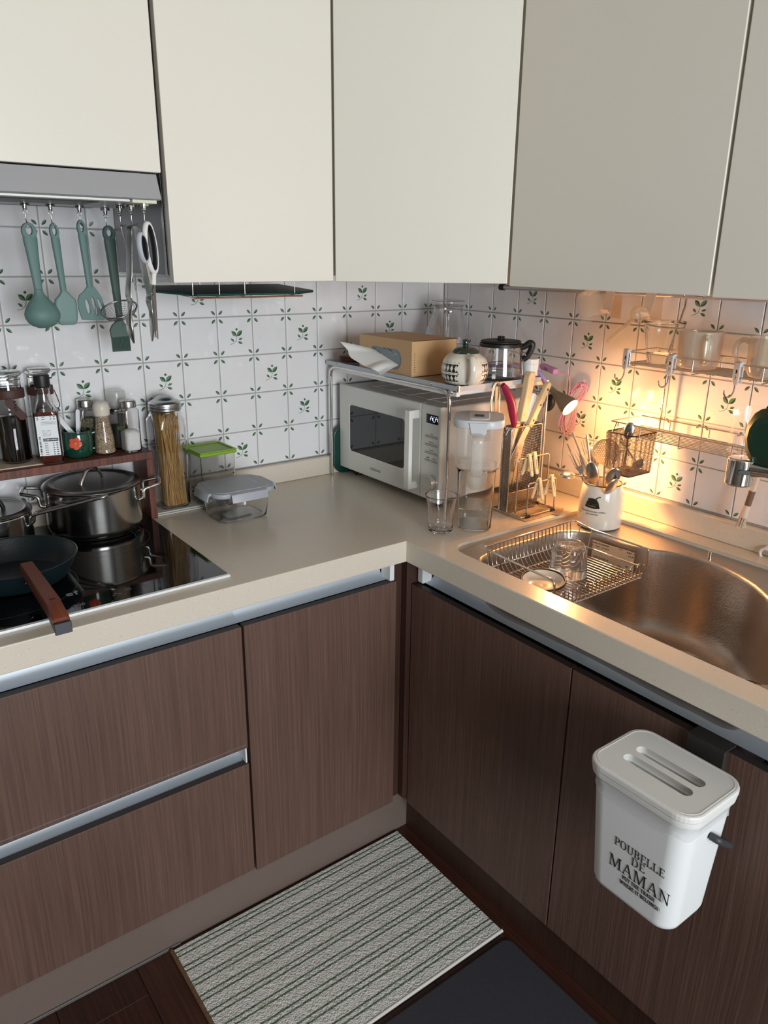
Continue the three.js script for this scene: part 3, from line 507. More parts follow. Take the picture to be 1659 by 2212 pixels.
// ---------------------------------------------------------------- walnut riser and what stands on it
const SY = 1.0065;
{
  const s = thing('shelf_riser', 'reddish walnut counter riser along the tiled wall behind the hob', 'riser');
  part('top_board', box(-1.62, -1.000, SY - 0.018, SY, 0.004, 0.114, 0.0015), M.walnut, s);
  for (const x of [-1.016, -1.62]) part('leg', box(x, x + 0.0155, CT + 0.0004, SY - 0.0182, 0.022, 0.1125, 0.001), M.walnut, s);
  solo('cloth_mat', box(-1.62, -1.238, SY + 0.0003, SY + 0.0035, 0.012, 0.098, 0.0014), std({ color: '#cdb9a2', roughness: 0.95, bumpMap: fineBump, bumpScale: 0.0006 }), 'beige folded cloth mat under the bottles on the riser', 'mat');
}
function flipBottle(x, z, y, h, r, level, label, liq) {
  const b = thing('oil_bottle', label, 'bottle', [x, y, z], 0);
  part('body', lathe(shell([[0.0001, 0.0008], [r - 0.004, 0.0008], [r, 0.006], [r, h - 0.055], [r - 0.002, h - 0.042], [r - 0.003, h - 0.038], [r - 0.0035, h - 0.02], [r - 0.003, h - 0.018]], 0.0018), 48), M.glass, b);
  part('stopper', [lathe([[0.0001, h - 0.012], [r - 0.002, h - 0.012], [r + 0.001, h - 0.008], [r + 0.0005, h - 0.003], [r - 0.008, h], [0.0001, h + 0.001]], 40), lathe([[0.0001, h - 0.034], [r - 0.008, h - 0.034], [r - 0.0065, h - 0.032], [r - 0.0065, h - 0.0122]], 40)], M.glass, b);
  part('neck_band', lathe([[r - 0.002, h - 0.058], [r + 0.0018, h - 0.058], [r + 0.0018, h - 0.040], [r - 0.003, h - 0.040]], 48), M.brownLeather, b, 'brown neck band');
  if (liq) part('liquid', lathe([[0.0001, 0.0042], [r - 0.006, 0.0042], [r - 0.0022, 0.008], [r - 0.0022, level], [0.0001, level]], 48), liq, b);
  return b;
}
{
  const b = flipBottle(-1.283, 0.052, SY + 0.0036, 0.202, 0.031, 0.104, 'glass bottle of black soy sauce with a brown tag, at the left edge', M.soy);
  const tg = [...rrect(0.017, 0.056, 0.0085, 6)].map(([x, z]) => [x, z]);
  const tagp = part('hang_tag', [at(extrude(tg, 0.0025, 0.0008), 0.004, 0.122, 0.0325, -0.05, 0.15, 0.62)], M.brownLeather, b, 'brown leather pull tag');
  part('tag_mark', [[0, 0.016], [0.0005, 0.010], [-0.001, 0.004], [0.001, -0.001]].map(([x, y]) => at(box(-0.003, 0.003, -0.0012, 0.0012, 0.0026, 0.0031, 0), 0.004 + x, 0.122 + y, 0.0325, -0.05, 0.15, 0.62)), M.dark, b); void tagp;
  const b2 = flipBottle(-1.212, 0.0295, SY + 0.0002, 0.203, 0.0255, 0, 'empty clear glass bottle behind the chilli sauce bottle', null);
  part('hang_cord', sweep(curve([V(0.024, 0.155, 0.02), V(0.029, 0.135, 0.024), V(0.031, 0.118, 0.024), V(0.022, 0.112, 0.026), V(0.012, 0.128, 0.03), V(0.004, 0.15, 0.03)], 24), 0.0011, { seg: 6 }), M.brownLeather, b2);
  flipBottle(-1.350, 0.05, SY + 0.0036, 0.2, 0.030, 0.11, 'pale yellow oil bottle cut off by the left edge of the photo', std({ color: '#a79a6c', roughness: 0.2 }));
  const s = thing('sauce_bottle', 'glass bottle of red brown sauce with a white label and black cap', 'bottle', [-1.219, SY + 0.0002, 0.0845], -0.28);
  const sq = (y, w, r) => [y, w, w, r];
  part('body', rshell([sq(0.0008, 0.045, 0.01), sq(0.005, 0.050, 0.012), sq(0.113, 0.050, 0.012), sq(0.120, 0.047, 0.014), sq(0.129, 0.037, 0.016), sq(0.138, 0.0285, 0.0142), sq(0.164, 0.027, 0.0135)], 0.0016), M.glass, s);
  part('liquid', rstack([sq(0.0042, 0.040, 0.008), sq(0.0075, 0.0458, 0.0095), sq(0.1125, 0.0458, 0.0095), sq(0.117, 0.044, 0.011)]), M.amber, s);
  part('cap', lathe([[0.0001, 0.168], [0.014, 0.168], [0.0165, 0.170], [0.0165, 0.193], [0.015, 0.1955], [0.0001, 0.1955]], 40), M.blackPlastic, s, 'black flip cap');
  part('cap_tab', box(0.015, 0.0215, 0.186, 0.189, -0.004, 0.004, 0.0008), M.blackPlastic, s);
  part('collar', lathe([[0.0137, 0.1635], [0.0155, 0.1635], [0.0155, 0.1675], [0.0137, 0.1675]], 32), M.pane, s);
  const lab = canvasTex(256, 512, (g, w, h) => { g.fillStyle = '#eef0f2'; g.fillRect(0, 0, w, h); g.fillStyle = '#6a6f78'; for (let l = 0; l < 5; l++) for (let i = 0; i < 9; i++) if (rnd() < 0.85) g.fillRect(60 + i * 12, 50 + l * 17, rr(5, 10), 6); g.fillStyle = '#23262e'; g.fillRect(64, 152, 180, 38); g.fillStyle = '#dfe3e8'; for (let i = 0; i < 10; i++) g.fillRect(72 + i * 17, 162, rr(7, 13), 17); g.fillStyle = '#3f444e'; for (let l = 0; l < 8; l++) { for (let i = 0; i < 3; i++) g.fillRect(78 + i * 13, 210 + l * 29, rr(6, 11), 12); g.fillRect(176, 210 + l * 29, 16, 12); g.fillRect(214, 210 + l * 29, 22, 12); } g.strokeStyle = '#8a8f98'; g.lineWidth = 2; g.strokeRect(66, 448, 178, 44); for (let l = 0; l < 2; l++) for (let i = 0; i < 14; i++) g.fillRect(72 + i * 12, 456 + l * 16, rr(4, 9), 7); g.fillStyle = '#2c2f36'; for (let i = 0; i < 14; i++) { g.fillStyle = i === 9 ? '#b33a3a' : '#33363e'; g.fillRect(16, 130 + i * 22, 22, rr(8, 17)); } });
  lab.repeat.set(1 / 0.043, 1 / 0.088); lab.offset.set(0.5, 0.0 - 0.021 / 0.088);
  part('front_label', box(-0.0215, 0.0215, 0.021, 0.109, 0.02505, 0.0255, 0.0002), std({ map: lab, roughness: 0.5 }), s, 'white label with a printed nutrition table');
  const lab2 = canvasTex(128, 512, (g, w, h) => { g.fillStyle = '#e9e7e2'; g.fillRect(0, 0, w, h); g.fillStyle = '#4f8a63'; g.beginPath(); g.arc(30, 30, 52, 0, 7); g.fill(); g.fillStyle = '#2b2e35'; g.fillRect(40, 60, 48, 34); for (let i = 0; i < 24; i++) g.fillRect(34, 104 + i * 13, rr(30, 60), 6); g.fillStyle = '#6a3a30'; g.fillRect(30, 440, 60, 50); });
  lab2.repeat.set(1 / 0.046, 1 / 0.098); lab2.offset.set(0.5, -0.017 / 0.098);
  part('side_label', box(0.02505, 0.0255, 0.017, 0.113, -0.0215, 0.0215, 0.0002), std({ map: lab2, roughness: 0.5 }), s);
}
{
  const m = thing('green_mug', 'dark green mug with an orange flower and white spoons inside', 'mug', [-1.153, SY + 0.0002, 0.060], 0);
  part('body', lathe(smooth([[0.0001, 0.001], [0.025, 0.0005], [0.029, 0.004], [0.0325, 0.02], [0.0335, 0.04], [0.0325, 0.055], [0.0325, 0.061], [0.0305, 0.061], [0.0303, 0.05], [0.031, 0.03], [0.027, 0.007], [0.0001, 0.005]], 60), 48), phy({ color: '#0f4032', roughness: 0.12, clearcoat: 1, clearcoatRoughness: 0.05 }), m);
  part('handle', sweep(curve([V(0.030, 0.05, 0.004), V(0.040, 0.052, 0.006), V(0.0485, 0.042, 0.008), V(0.0475, 0.026, 0.008), V(0.038, 0.015, 0.006), V(0.030, 0.015, 0.004)], 26), 0.0042, { seg: 10 }), phy({ color: '#0f4032', roughness: 0.12, clearcoat: 1 }), m);
  const fl = new THREE.Shape(); for (let k = 0; k <= 80; k++) { const a = k / 80 * 2 * Math.PI, r = 0.0105 + 0.0042 * Math.abs(Math.cos(2.5 * a + 0.4)) ** 0.7; const x = Math.cos(a) * r, y = Math.sin(a) * r; k ? fl.lineTo(x, y) : fl.moveTo(x, y); }
  const fg = new THREE.ExtrudeGeometry(fl, { depth: 0.0012, bevelEnabled: true, bevelSize: 0.0008, bevelThickness: 0.0008, bevelOffset: -0.0008, bevelSegments: 2 });
  { const p = fg.attributes.position; for (let i = 0; i < p.count; i++) { const x = p.getX(i) , z = p.getZ(i), a = x / 0.0335, r = 0.0330 + z; p.setXYZ(i, Math.sin(a) * r, p.getY(i), Math.cos(a) * r); } fg.computeVertexNormals(); }
  part('flower', at(fg, 0, 0.036, 0, 0, -0.42, 0), std({ color: '#d9553c', roughness: 0.3 }), m, 'orange red raised flower');
  part('flower_eye', at(lathe([[0.0001, 0.0012], [0.002, 0.001], [0.003, 0.0002], [0.003, 0]], 20).rotateX(Math.PI / 2), Math.sin(-0.42) * 0.0345, 0.036, Math.cos(0.42) * 0.0345, 0, -0.42, 0), std({ color: '#c98f3a', roughness: 0.3 }), m);
  const spoon = (n, lab, p0, p1, mat, w = 0.0055) => solo(n, sweep([p0, p0.clone().lerp(p1, 0.35), p0.clone().lerp(p1, 0.8), p0.clone().lerp(p1, 0.95), p1], (t) => t < 0.1 ? w * 0.7 : t > 0.97 ? w * 0.55 : w, { seg: 10, up: V(0.3, 0, 1), b: 0.0009 }), mat, lab, 'spoon');
  spoon('measuring_spoon', 'white plastic spoon handle leaning to the left out of the green mug', V(-1.138, 1.02, 0.066), V(-1.190, 1.105, 0.052), std({ color: '#e3e4ea', roughness: 0.3 }), 0.006);
  spoon('measuring_spoon', 'white plastic spoon handle standing upright in the green mug', V(-1.153, 1.02, 0.058), V(-1.142, 1.112, 0.050), std({ color: '#e3e4ea', roughness: 0.3 }));
  spoon('teaspoon', 'dark steel spoon handle leaning right in the green mug', V(-1.158, 1.02, 0.060), V(-1.123, 1.108, 0.034), M.steel, 0.0042);
}
const pepperTex = canvasTex(256, 256, (g, w, h) => { g.fillStyle = '#8d7c68'; g.fillRect(0, 0, w, h); for (let i = 0; i < 2600; i++) { const c = ['#2a241f', '#c9b79b', '#a4815c', '#5d4b3a', '#e0d2b8', '#b0765a'][Math.floor(rnd() * 6)]; g.fillStyle = c; g.fillRect(rnd() * w, rnd() * h, rr(2, 6), rr(2, 5)); } }, true, [9, 9]);
const herbTex = canvasTex(128, 128, (g, w, h) => { g.fillStyle = '#5b5440'; g.fillRect(0, 0, w, h); for (let i = 0; i < 700; i++) { g.fillStyle = ['#2e2a1c', '#8a8260', '#6a6a45', '#a89c74'][Math.floor(rnd() * 4)]; g.fillRect(rnd() * w, rnd() * h, rr(2, 7), rr(2, 4)); } }, true, [10, 10]);
const latheUV = (g, r, h) => { const u = g.attributes.uv, p = g.attributes.position; for (let i = 0; i < u.count; i++) u.setXY(i, u.getX(i) * 2 * Math.PI * r, p.getY(i)); return g; };
function steelLid(r, y0, y1) { const h = y1 - y0; return lathe([[r - 0.001, y0], [r + 0.0005, y0 + h * 0.08], [r - 0.0008, y0 + h * 0.25], [r + 0.0005, y0 + h * 0.42], [r - 0.0008, y0 + h * 0.58], [r + 0.0003, y0 + h * 0.75], [r - 0.001, y1 - 0.001], [r - 0.003, y1], [0.0001, y1 - 0.0008]], 36); }
{
  const j = thing('spice_jar', 'glass jar of dried herbs with a steel lid behind the green mug', 'jar', [-1.1185, SY + 0.0002, 0.028], 0);
  part('body', rshell([[0.0008, 0.032, 0.032, 0.006], [0.005, 0.038, 0.038, 0.008], [0.098, 0.038, 0.038, 0.008], [0.105, 0.034, 0.034, 0.016], [0.106, 0.033, 0.033, 0.0165]], 0.0014, 0.002, { n: 4 }), M.glass, j);
  part('herbs', boxUV(rstack([[0.0035, 0.029, 0.029, 0.006], [0.007, 0.0345, 0.0345, 0.007], [0.078, 0.0345, 0.0345, 0.007], [0.08, 0.03, 0.03, 0.007]], { n: 4 })), std({ map: herbTex, roughness: 0.9 }), j);
  part('lid', steelLid(0.0185, 0.106, 0.124), M.steel, j);
  const p = thing('pepper_shaker', 'curvy glass shaker of mixed peppercorns with a cream cap', 'shaker', [-1.0955, SY + 0.0002, 0.070], 0);
  const prof = smooth([[0.0001, 0.0012], [0.0195, 0.0008], [0.0238, 0.004], [0.0228, 0.012], [0.0228, 0.03], [0.0205, 0.05], [0.0168, 0.07], [0.0162, 0.082], [0.0163, 0.088]], 40);
  part('body', lathe(prof, 40), M.pane, p);
  part('peppercorns', latheUV(lathe([...prof.map(([r, y]) => [Math.max(0, r - 0.0013), y + 0.0013]), [0.0001, 0.088]], 40), 0.02, 0.09), std({ map: pepperTex, roughness: 0.7, bumpMap: pepperTex, bumpScale: 0.0008 }), p);
  part('cap', lathe(smooth([[0.0001, 0.1235], [0.010, 0.1225], [0.0155, 0.118], [0.0185, 0.110], [0.0182, 0.098], [0.0175, 0.0915], [0.0160, 0.0895], [0.0001, 0.0893]], 40), 40), std({ color: '#d5ccbd', roughness: 0.35 }), p, 'cream plastic cap');
  part('cap_tab', box(0.014, 0.0205, 0.1035, 0.1058, -0.005, 0.005, 0.001), std({ color: '#d5ccbd', roughness: 0.35 }), p);
  const mi = thing('spice_mill', 'tall clear spice mill with a black label behind the two shakers', 'mill', [-1.048, SY + 0.0002, 0.034], 0);
  part('body', lathe(shell([[0.0001, 0.0008], [0.021, 0.0008], [0.0225, 0.005], [0.0225, 0.093], [0.021, 0.097]], 0.0012, 0.002), 40), M.glass, mi);
  part('grinder_cap', [lathe([[0.0205, 0.098], [0.0225, 0.104], [0.0225, 0.127], [0.0215, 0.137], [0.019, 0.1395], [0.0001, 0.1385]], 32), lathe([[0.006, 0.1], [0.012, 0.104], [0.016, 0.12], [0.006, 0.124]], 20)], M.paneSoft, mi);
  part('collar', lathe([[0.0215, 0.090], [0.0229, 0.090], [0.0229, 0.0985], [0.0215, 0.0985]], 40), M.blackPlastic, mi);
  part('collar_lettering', text('untable G', 0.0048, 0.0003, 'sans_bold').translate(0.002, 0.0922, 0.0229), M.white, mi);
  part('pepper', latheUV(lathe([[0.0001, 0.0035], [0.019, 0.0035], [0.0208, 0.006], [0.0208, 0.055], [0.0001, 0.057]], 32), 0.02, 0.06), std({ color: '#2a2724', roughness: 0.7 }), mi);
  part('label', [new THREE.CylinderGeometry(0.0229, 0.0229, 0.083, 20, 1, true, -0.35, 0.7).translate(0, 0.046, 0)], std({ color: '#14161b', roughness: 0.5, side: THREE.DoubleSide }), mi, 'black printed label');
  part('label_badge', at(new THREE.CylinderGeometry(0.0062, 0.0062, 0.0006, 24).rotateX(Math.PI / 2), -0.003, 0.052, 0.0234, 0, -0.1, 0), std({ color: '#7fa04a', roughness: 0.5 }), mi, 'round green badge');
  const s = thing('salt_shaker', 'square glass salt shaker half full, with a steel screw lid', 'shaker', [-1.037, SY + 0.0002, 0.080], 0.1);
  part('body', rshell([[0.0008, 0.036, 0.036, 0.008], [0.004, 0.040, 0.040, 0.010], [0.098, 0.040, 0.040, 0.010], [0.103, 0.0355, 0.0355, 0.017], [0.1045, 0.035, 0.035, 0.0175]], 0.0014, 0.002, { n: 5 }), M.glass, s);
  const sg = rstack([[0.0035, 0.032, 0.032, 0.007], [0.006, 0.0365, 0.0365, 0.008], [0.044, 0.0365, 0.0365, 0.008], [0.0505, 0.028, 0.028, 0.012], [0.0525, 0.01, 0.01, 0.005]], { n: 5 });
  part('salt', boxUV(sg), std({ color: '#f0efec', roughness: 0.95, bumpMap: fineBump, bumpScale: 0.001 }), s);
  part('lid', steelLid(0.0188, 0.105, 0.1215), M.steel, s);
  part('holes', [[0, 0], [0.006, 0], [-0.006, 0], [0.003, 0.005], [-0.003, 0.005], [0.003, -0.005], [-0.003, -0.005]].map(([x, z]) => disc(0.0009, 0.0006, 0.1207, 8).translate(x, 0, z)), M.dark, s);
}
// ---------------------------------------------------------------- pots and pan on the hob
const HB = CT + 0.0047;
{
  const p = thing('stock_pot', 'large brushed steel stock pot with a flat lid on the hob', 'pot', [-1.146, HB, 0.1105], 0);
  const r = 0.1045, h = 0.107;
  part('body', lathe([[0.0001, 0.0005], [r - 0.010, 0.0005], [r - 0.0075, 0.002], [r - 0.0075, 0.007], [r - 0.004, 0.0085], [r - 0.001, 0.013], [r, 0.02], [r, h - 0.004], [r + 0.003, h], [r + 0.0015, h + 0.0006], [r - 0.0015, h - 0.004], [r - 0.0015, 0.02], [0.0001, 0.011]], 96), std({ color: '#c4c2bf', metalness: 1, roughness: 0.17 }), p);
  part('lid', lathe([[0.0001, h + 0.0052], [r * 0.76, h + 0.0052], [r * 0.80, h + 0.0058], [r * 0.86, h + 0.0085], [r * 0.9, h + 0.010], [r * 0.96, h + 0.0085], [r + 0.002, h + 0.0042], [r + 0.003, h + 0.0022], [r - 0.001, h + 0.0012], [r * 0.86, h + 0.007], [r * 0.78, h + 0.004], [0.0001, h + 0.0038]], 96), std({ color: '#8e8c8a', metalness: 1, roughness: 0.3 }), p);
  part('lid_handle', sweep(bend([V(-0.030, h + 0.0052, 0.012), V(-0.026, h + 0.014, 0.011), V(-0.012, h + 0.036, 0.006), V(0.012, h + 0.036, -0.004), V(0.026, h + 0.016, -0.010), V(0.030, h + 0.0052, -0.012)], 0.008, 4).map((v) => V(v.z * 2.0 - v.x * 0.2, v.y, v.x * 0.75 + v.z * 0.2)), 0.0042, { seg: 8, b: 0.003 }), M.steel, p);
  const side = (s) => { const a = s > 0 ? 0.32 : Math.PI + 0.32; const rot = (x, y, z) => V(x * Math.cos(a) - z * Math.sin(a), y, x * Math.sin(a) + z * Math.cos(a));
    return sweep(bend([[r - 0.006, h - 0.036, 0.036], [r + 0.006, h - 0.034, 0.036], [r + 0.007, h - 0.012, 0.036], [r + 0.044, h - 0.005, 0.026], [r + 0.044, h - 0.005, -0.026], [r + 0.007, h - 0.012, -0.036], [r + 0.006, h - 0.034, -0.036], [r - 0.006, h - 0.036, -0.036]].map((q) => rot(...q)), 0.007, 4), 0.0040, { seg: 8 }); };
  part('handle', side(1), M.steel, p); part('handle', side(-1), M.steel, p);
  const s = thing('saucepan', 'small steel saucepan with lid and long wire handle, left edge of the hob', 'pan', [-1.362, HB, 0.100], 0);
  const r2 = 0.0815, h2 = 0.076;
  part('body', lathe([[0.0001, 0.0005], [r2 - 0.008, 0.0005], [r2 - 0.006, 0.003], [r2 - 0.001, 0.009], [r2, 0.016], [r2, h2 - 0.004], [r2 + 0.0025, h2], [r2 - 0.001, h2 - 0.002], [r2 - 0.0015, 0.02], [0.0001, 0.01]], 80), std({ color: '#b9b6b2', metalness: 1, roughness: 0.2 }), s);
  part('lid', lathe([[0.0001, h2 + 0.004], [r2 * 0.78, h2 + 0.004], [r2 * 0.85, h2 + 0.0075], [r2 * 0.92, h2 + 0.0085], [r2 + 0.002, h2 + 0.0035], [r2 + 0.0025, h2 + 0.0015], [0.0001, h2 + 0.001]], 80), std({ color: '#8e8c8a', metalness: 1, roughness: 0.3 }), s);
  part('lid_handle', sweep(curve([V(-0.028, h2 + 0.004, 0), V(-0.02, h2 + 0.022, 0), V(0, h2 + 0.03, 0), V(0.02, h2 + 0.022, 0), V(0.028, h2 + 0.004, 0)], 20), 0.0045, { seg: 8 }), M.blackPlastic, s);
  const a = [V(0.060, 0.046, 0.052), V(0.066, 0.050, 0.057), V(0.068, 0.070, 0.059), V(0.080, 0.0755, 0.068), V(0.200, 0.1075, 0.134), V(0.210, 0.1095, 0.134), V(0.213, 0.109, 0.124), V(0.203, 0.1065, 0.116), V(0.092, 0.0755, 0.050), V(0.080, 0.070, 0.041), V(0.078, 0.050, 0.038), V(0.072, 0.046, 0.034)];
  part('handle', sweep(bend(a, 0.008, 4), 0.0032, { seg: 8 }), M.steel, s);
  const f = thing('frying_pan', 'dark blue green frying pan with a wooden handle at the hob corner', 'frying pan', [-1.366, HB, 0.318], 0);
  const R3 = 0.117;
  part('body', lathe([[0.0001, 0.0008], [R3 - 0.030, 0.0008], [R3 - 0.022, 0.004], [R3 - 0.008, 0.028], [R3, 0.046], [R3 + 0.001, 0.0475], [R3 - 0.0015, 0.0478], [R3 - 0.004, 0.045], [R3 - 0.012, 0.028], [R3 - 0.026, 0.006], [R3 - 0.034, 0.0035], [0.0001, 0.0035]], 96), M.enamelDark, f);
  // detachable wooden handle: a bar with a flat top, clamped on the rim
  const hr = (z, y, w, hh, tw) => { const o = [[-w, -hh], [w, -hh], [w, hh * 0.4], [tw, hh], [-tw, hh], [-w, hh * 0.4]]; return o.map(([x, yy]) => V(0.004 + x, y + yy, z)); };
  part('handle', loft([hr(0.097, 0.056, 0.0105, 0.008, 0.008), hr(0.103, 0.058, 0.012, 0.010, 0.010), hr(0.20, 0.054, 0.0125, 0.0105, 0.011), hr(0.285, 0.049, 0.0132, 0.011, 0.0118), hr(0.318, 0.043, 0.0135, 0.0085, 0.010), hr(0.325, 0.040, 0.0135, 0.005, 0.009)].map((q) => q.reverse()), { crease: 0.5 }), M.handleWood, f, 'brown wooden handle');
  part('handle_core', loft([hr(0.112, 0.044, 0.009, 0.008, 0.008), hr(0.27, 0.037, 0.010, 0.0075, 0.010), hr(0.330, 0.028, 0.012, 0.010, 0.012), hr(0.3315, 0.028, 0.011, 0.009, 0.011)].map((q) => q.reverse()), { crease: 0.5 }), M.blackPlastic, f);
  part('end_cap', rstack([[0.0, 0.027, 0.004, 0.0018], [0.019, 0.027, 0.004, 0.0018]], {}).translate(0.004, 0.020, 0.3325), std({ color: '#45474b', roughness: 0.5 }), f);
  part('hang_slot', at(disc(0.005, 0.0006, 0, 20).scale(1, 1, 0.35), 0.004, 0.0602, 0.279, 0.06), M.dark, f);
  part('rivet', at(new THREE.SphereGeometry(0.004, 12, 8), -0.003, 0.034, 0.122), M.chrome, f);
}
// ---------------------------------------------------------------- jars and boxes between hob and microwave
{
  solo('dish_cloth', [box(-0.998, -0.868, CT + 0.0003, CT + 0.0042, 0.024, 0.106, 0.0018), box(-0.996, -0.871, CT + 0.0042, CT + 0.0075, 0.024, 0.101, 0.0016)], std({ color: '#cfc9c0', roughness: 0.95, bumpMap: fineBump, bumpScale: 0.0008 }), 'folded off white cloth under the tall spaghetti jar', 'cloth');
  const y0 = CT + 0.0078, j = thing('spaghetti_jar', 'tall square glass jar full of spaghetti with a domed steel lid', 'jar', [-0.941, y0, 0.060], 0);
  part('body', rshell([[0.0008, 0.062, 0.062, 0.012], [0.006, 0.076, 0.076, 0.018], [0.20, 0.083, 0.083, 0.019], [0.222, 0.083, 0.083, 0.024], [0.234, 0.076, 0.076, 0.034], [0.240, 0.072, 0.072, 0.0359], [0.246, 0.072, 0.072, 0.0359]], 0.0032, 0.005), M.glass, j);
  part('lid', lathe(smooth([[0.0385, 0.245], [0.0395, 0.247], [0.0385, 0.251], [0.0395, 0.2545], [0.0385, 0.259], [0.038, 0.263], [0.032, 0.268], [0.026, 0.270], [0.019, 0.276], [0.012, 0.279], [0.006, 0.2775], [0.0001, 0.277]], 60), 56), std({ color: '#b9bbbd', metalness: 1, roughness: 0.3 }), j, 'domed steel lid');
  part('lid_rings', [new THREE.TorusGeometry(0.0392, 0.0009, 6, 56).rotateX(Math.PI / 2).translate(0, 0.250, 0), new THREE.TorusGeometry(0.0392, 0.0009, 6, 56).rotateX(Math.PI / 2).translate(0, 0.257, 0)], M.steel, j);
  const sp = []; for (let k = 0; k < 230; k++) { const q = Math.pow(rnd(), 0.5), x0 = rr(-0.022, 0.029), z0 = rr(-0.025, 0.030), x1 = rr(-0.031, 0.028), z1 = rr(-0.028, 0.03), yy = rr(0.222, 0.240), m = 0.35; void q;
    sp.push(sweep([V(x0, 0.008, z0), V(x0 + (x1 - x0) * m, 0.10, z0 + (z1 - z0) * m), V(x1 * 0.82, yy, z1 * 0.82)], 0.00095, { seg: 4 })); }
  part('spaghetti', sp, std({ color: '#c99c57', roughness: 0.6 }), j).userData.kind = 'stuff';
  const g = thing('tea_canister', 'clear square canister with a lime green lid and dark tea leaves', 'canister', [-0.8395, CT, 0.078], 0.03);
  part('body', rshell([[0.0008, 0.088, 0.088, 0.005], [0.1365, 0.094, 0.094, 0.006]], 0.0018, 0.002, { n: 3 }), M.plastic, g);
  part('lid', [box(-0.0505, 0.0505, 0.137, 0.1455, -0.0505, 0.0505, 0.003), box(-0.0505, 0.0505, 0.1455, 0.1485, -0.0505, -0.044, 0.001), box(-0.0505, 0.0505, 0.1455, 0.1485, 0.044, 0.0505, 0.001), box(-0.0505, -0.044, 0.1455, 0.1485, -0.044, 0.044, 0.001), box(0.044, 0.0505, 0.1455, 0.1485, -0.044, 0.044, 0.001)], std({ color: '#83a92f', roughness: 0.45 }), g, 'lime green lid');
  const lv = []; for (let k = 0; k < 170; k++) { const x = rr(-0.04, 0.04), z = rr(-0.04, 0.04), hh = 0.035 + 0.015 * Math.sin(x * 60 + 1) * Math.cos(z * 50); lv.push(at(new THREE.IcosahedronGeometry(rr(0.003, 0.007), 0).scale(1, 0.5, 0.7), x, rnd() * hh + 0.006, z, rr(0, 6), rr(0, 6), rr(0, 6))); }
  for (const [x, y] of [[0.02, 0.115], [0.04, 0.105], [-0.025, 0.12]]) lv.push(at(new THREE.IcosahedronGeometry(0.0025, 0).scale(1, 0.6, 0.4), x, y - 0.02, 0.0445));
  part('tea_leaves', lv, std({ color: '#2d261c', roughness: 0.9 }), g).userData.kind = 'stuff';
  const f = thing('food_container', 'low clear food container with a light grey clip lid', 'container', [-0.834, CT, 0.205], 0.0);
  part('body', rshell([[0.0008, 0.118, 0.095, 0.022], [0.005, 0.128, 0.105, 0.024], [0.064, 0.142, 0.118, 0.024], [0.0675, 0.146, 0.122, 0.024]], 0.0018, 0.002), M.plastic, f);
  part('floor_panel', rstack([[0.006, 0.07, 0.045, 0.004], [0.0066, 0.07, 0.045, 0.004]]), M.paneSoft, f);
  const lg = std({ color: '#a7aab2', roughness: 0.42 });
  part('lid', [rstack([[0.068, 0.154, 0.130, 0.028], [0.070, 0.162, 0.138, 0.030], [0.078, 0.163, 0.139, 0.030], [0.080, 0.160, 0.136, 0.030]]), rstack([[0.0795, 0.146, 0.122, 0.026], [0.0815, 0.143, 0.119, 0.025]])], lg, f, 'light grey lid');
  const clip = (w) => loft([[0.0, 0.0785], [0.004, 0.080], [0.010, 0.0785], [0.0125, 0.072], [0.0145, 0.062], [0.0155, 0.0605], [0.0130, 0.0595], [0.0105, 0.068], [0.0085, 0.0745], [0, 0.0755]].length ? [-w, -w + 0.002, w - 0.002, w].map((x, i) => [[0.0, 0.0785], [0.004, 0.080], [0.010, 0.0785], [0.0125, 0.072], [0.0155, 0.0605], [0.0130, 0.0595], [0.0105, 0.068], [0.0085, 0.0745], [0, 0.0755]].map(([z, y]) => V(x, y, z - (i === 0 || i === 3 ? 0.001 : 0)))) : [], { crease: 0.6 });
  part('clip', at(clip(0.047), 0, 0, 0.067), lg, f); part('clip', at(clip(0.047), 0, 0, -0.067, 0, Math.PI), lg, f);
  part('clip', at(clip(0.038), -0.079, 0, 0, 0, -Math.PI / 2), lg, f); part('clip', at(clip(0.038), 0.079, 0, 0, 0, Math.PI / 2), lg, f);
  part('embossing', [[0, 0, 0.007], [0, 1, 0.005], [0, 2, 0.007], [0, 3, 0.006], [0, 4, 0.007], [0, 5, 0.006]].map(([, k, s]) => box(0.043, 0.043 + s, 0.0814, 0.0819, -0.025 + k * 0.0085, -0.019 + k * 0.0085, 0.0002)), std({ color: '#bcbfc4', roughness: 0.4 }), f);
}
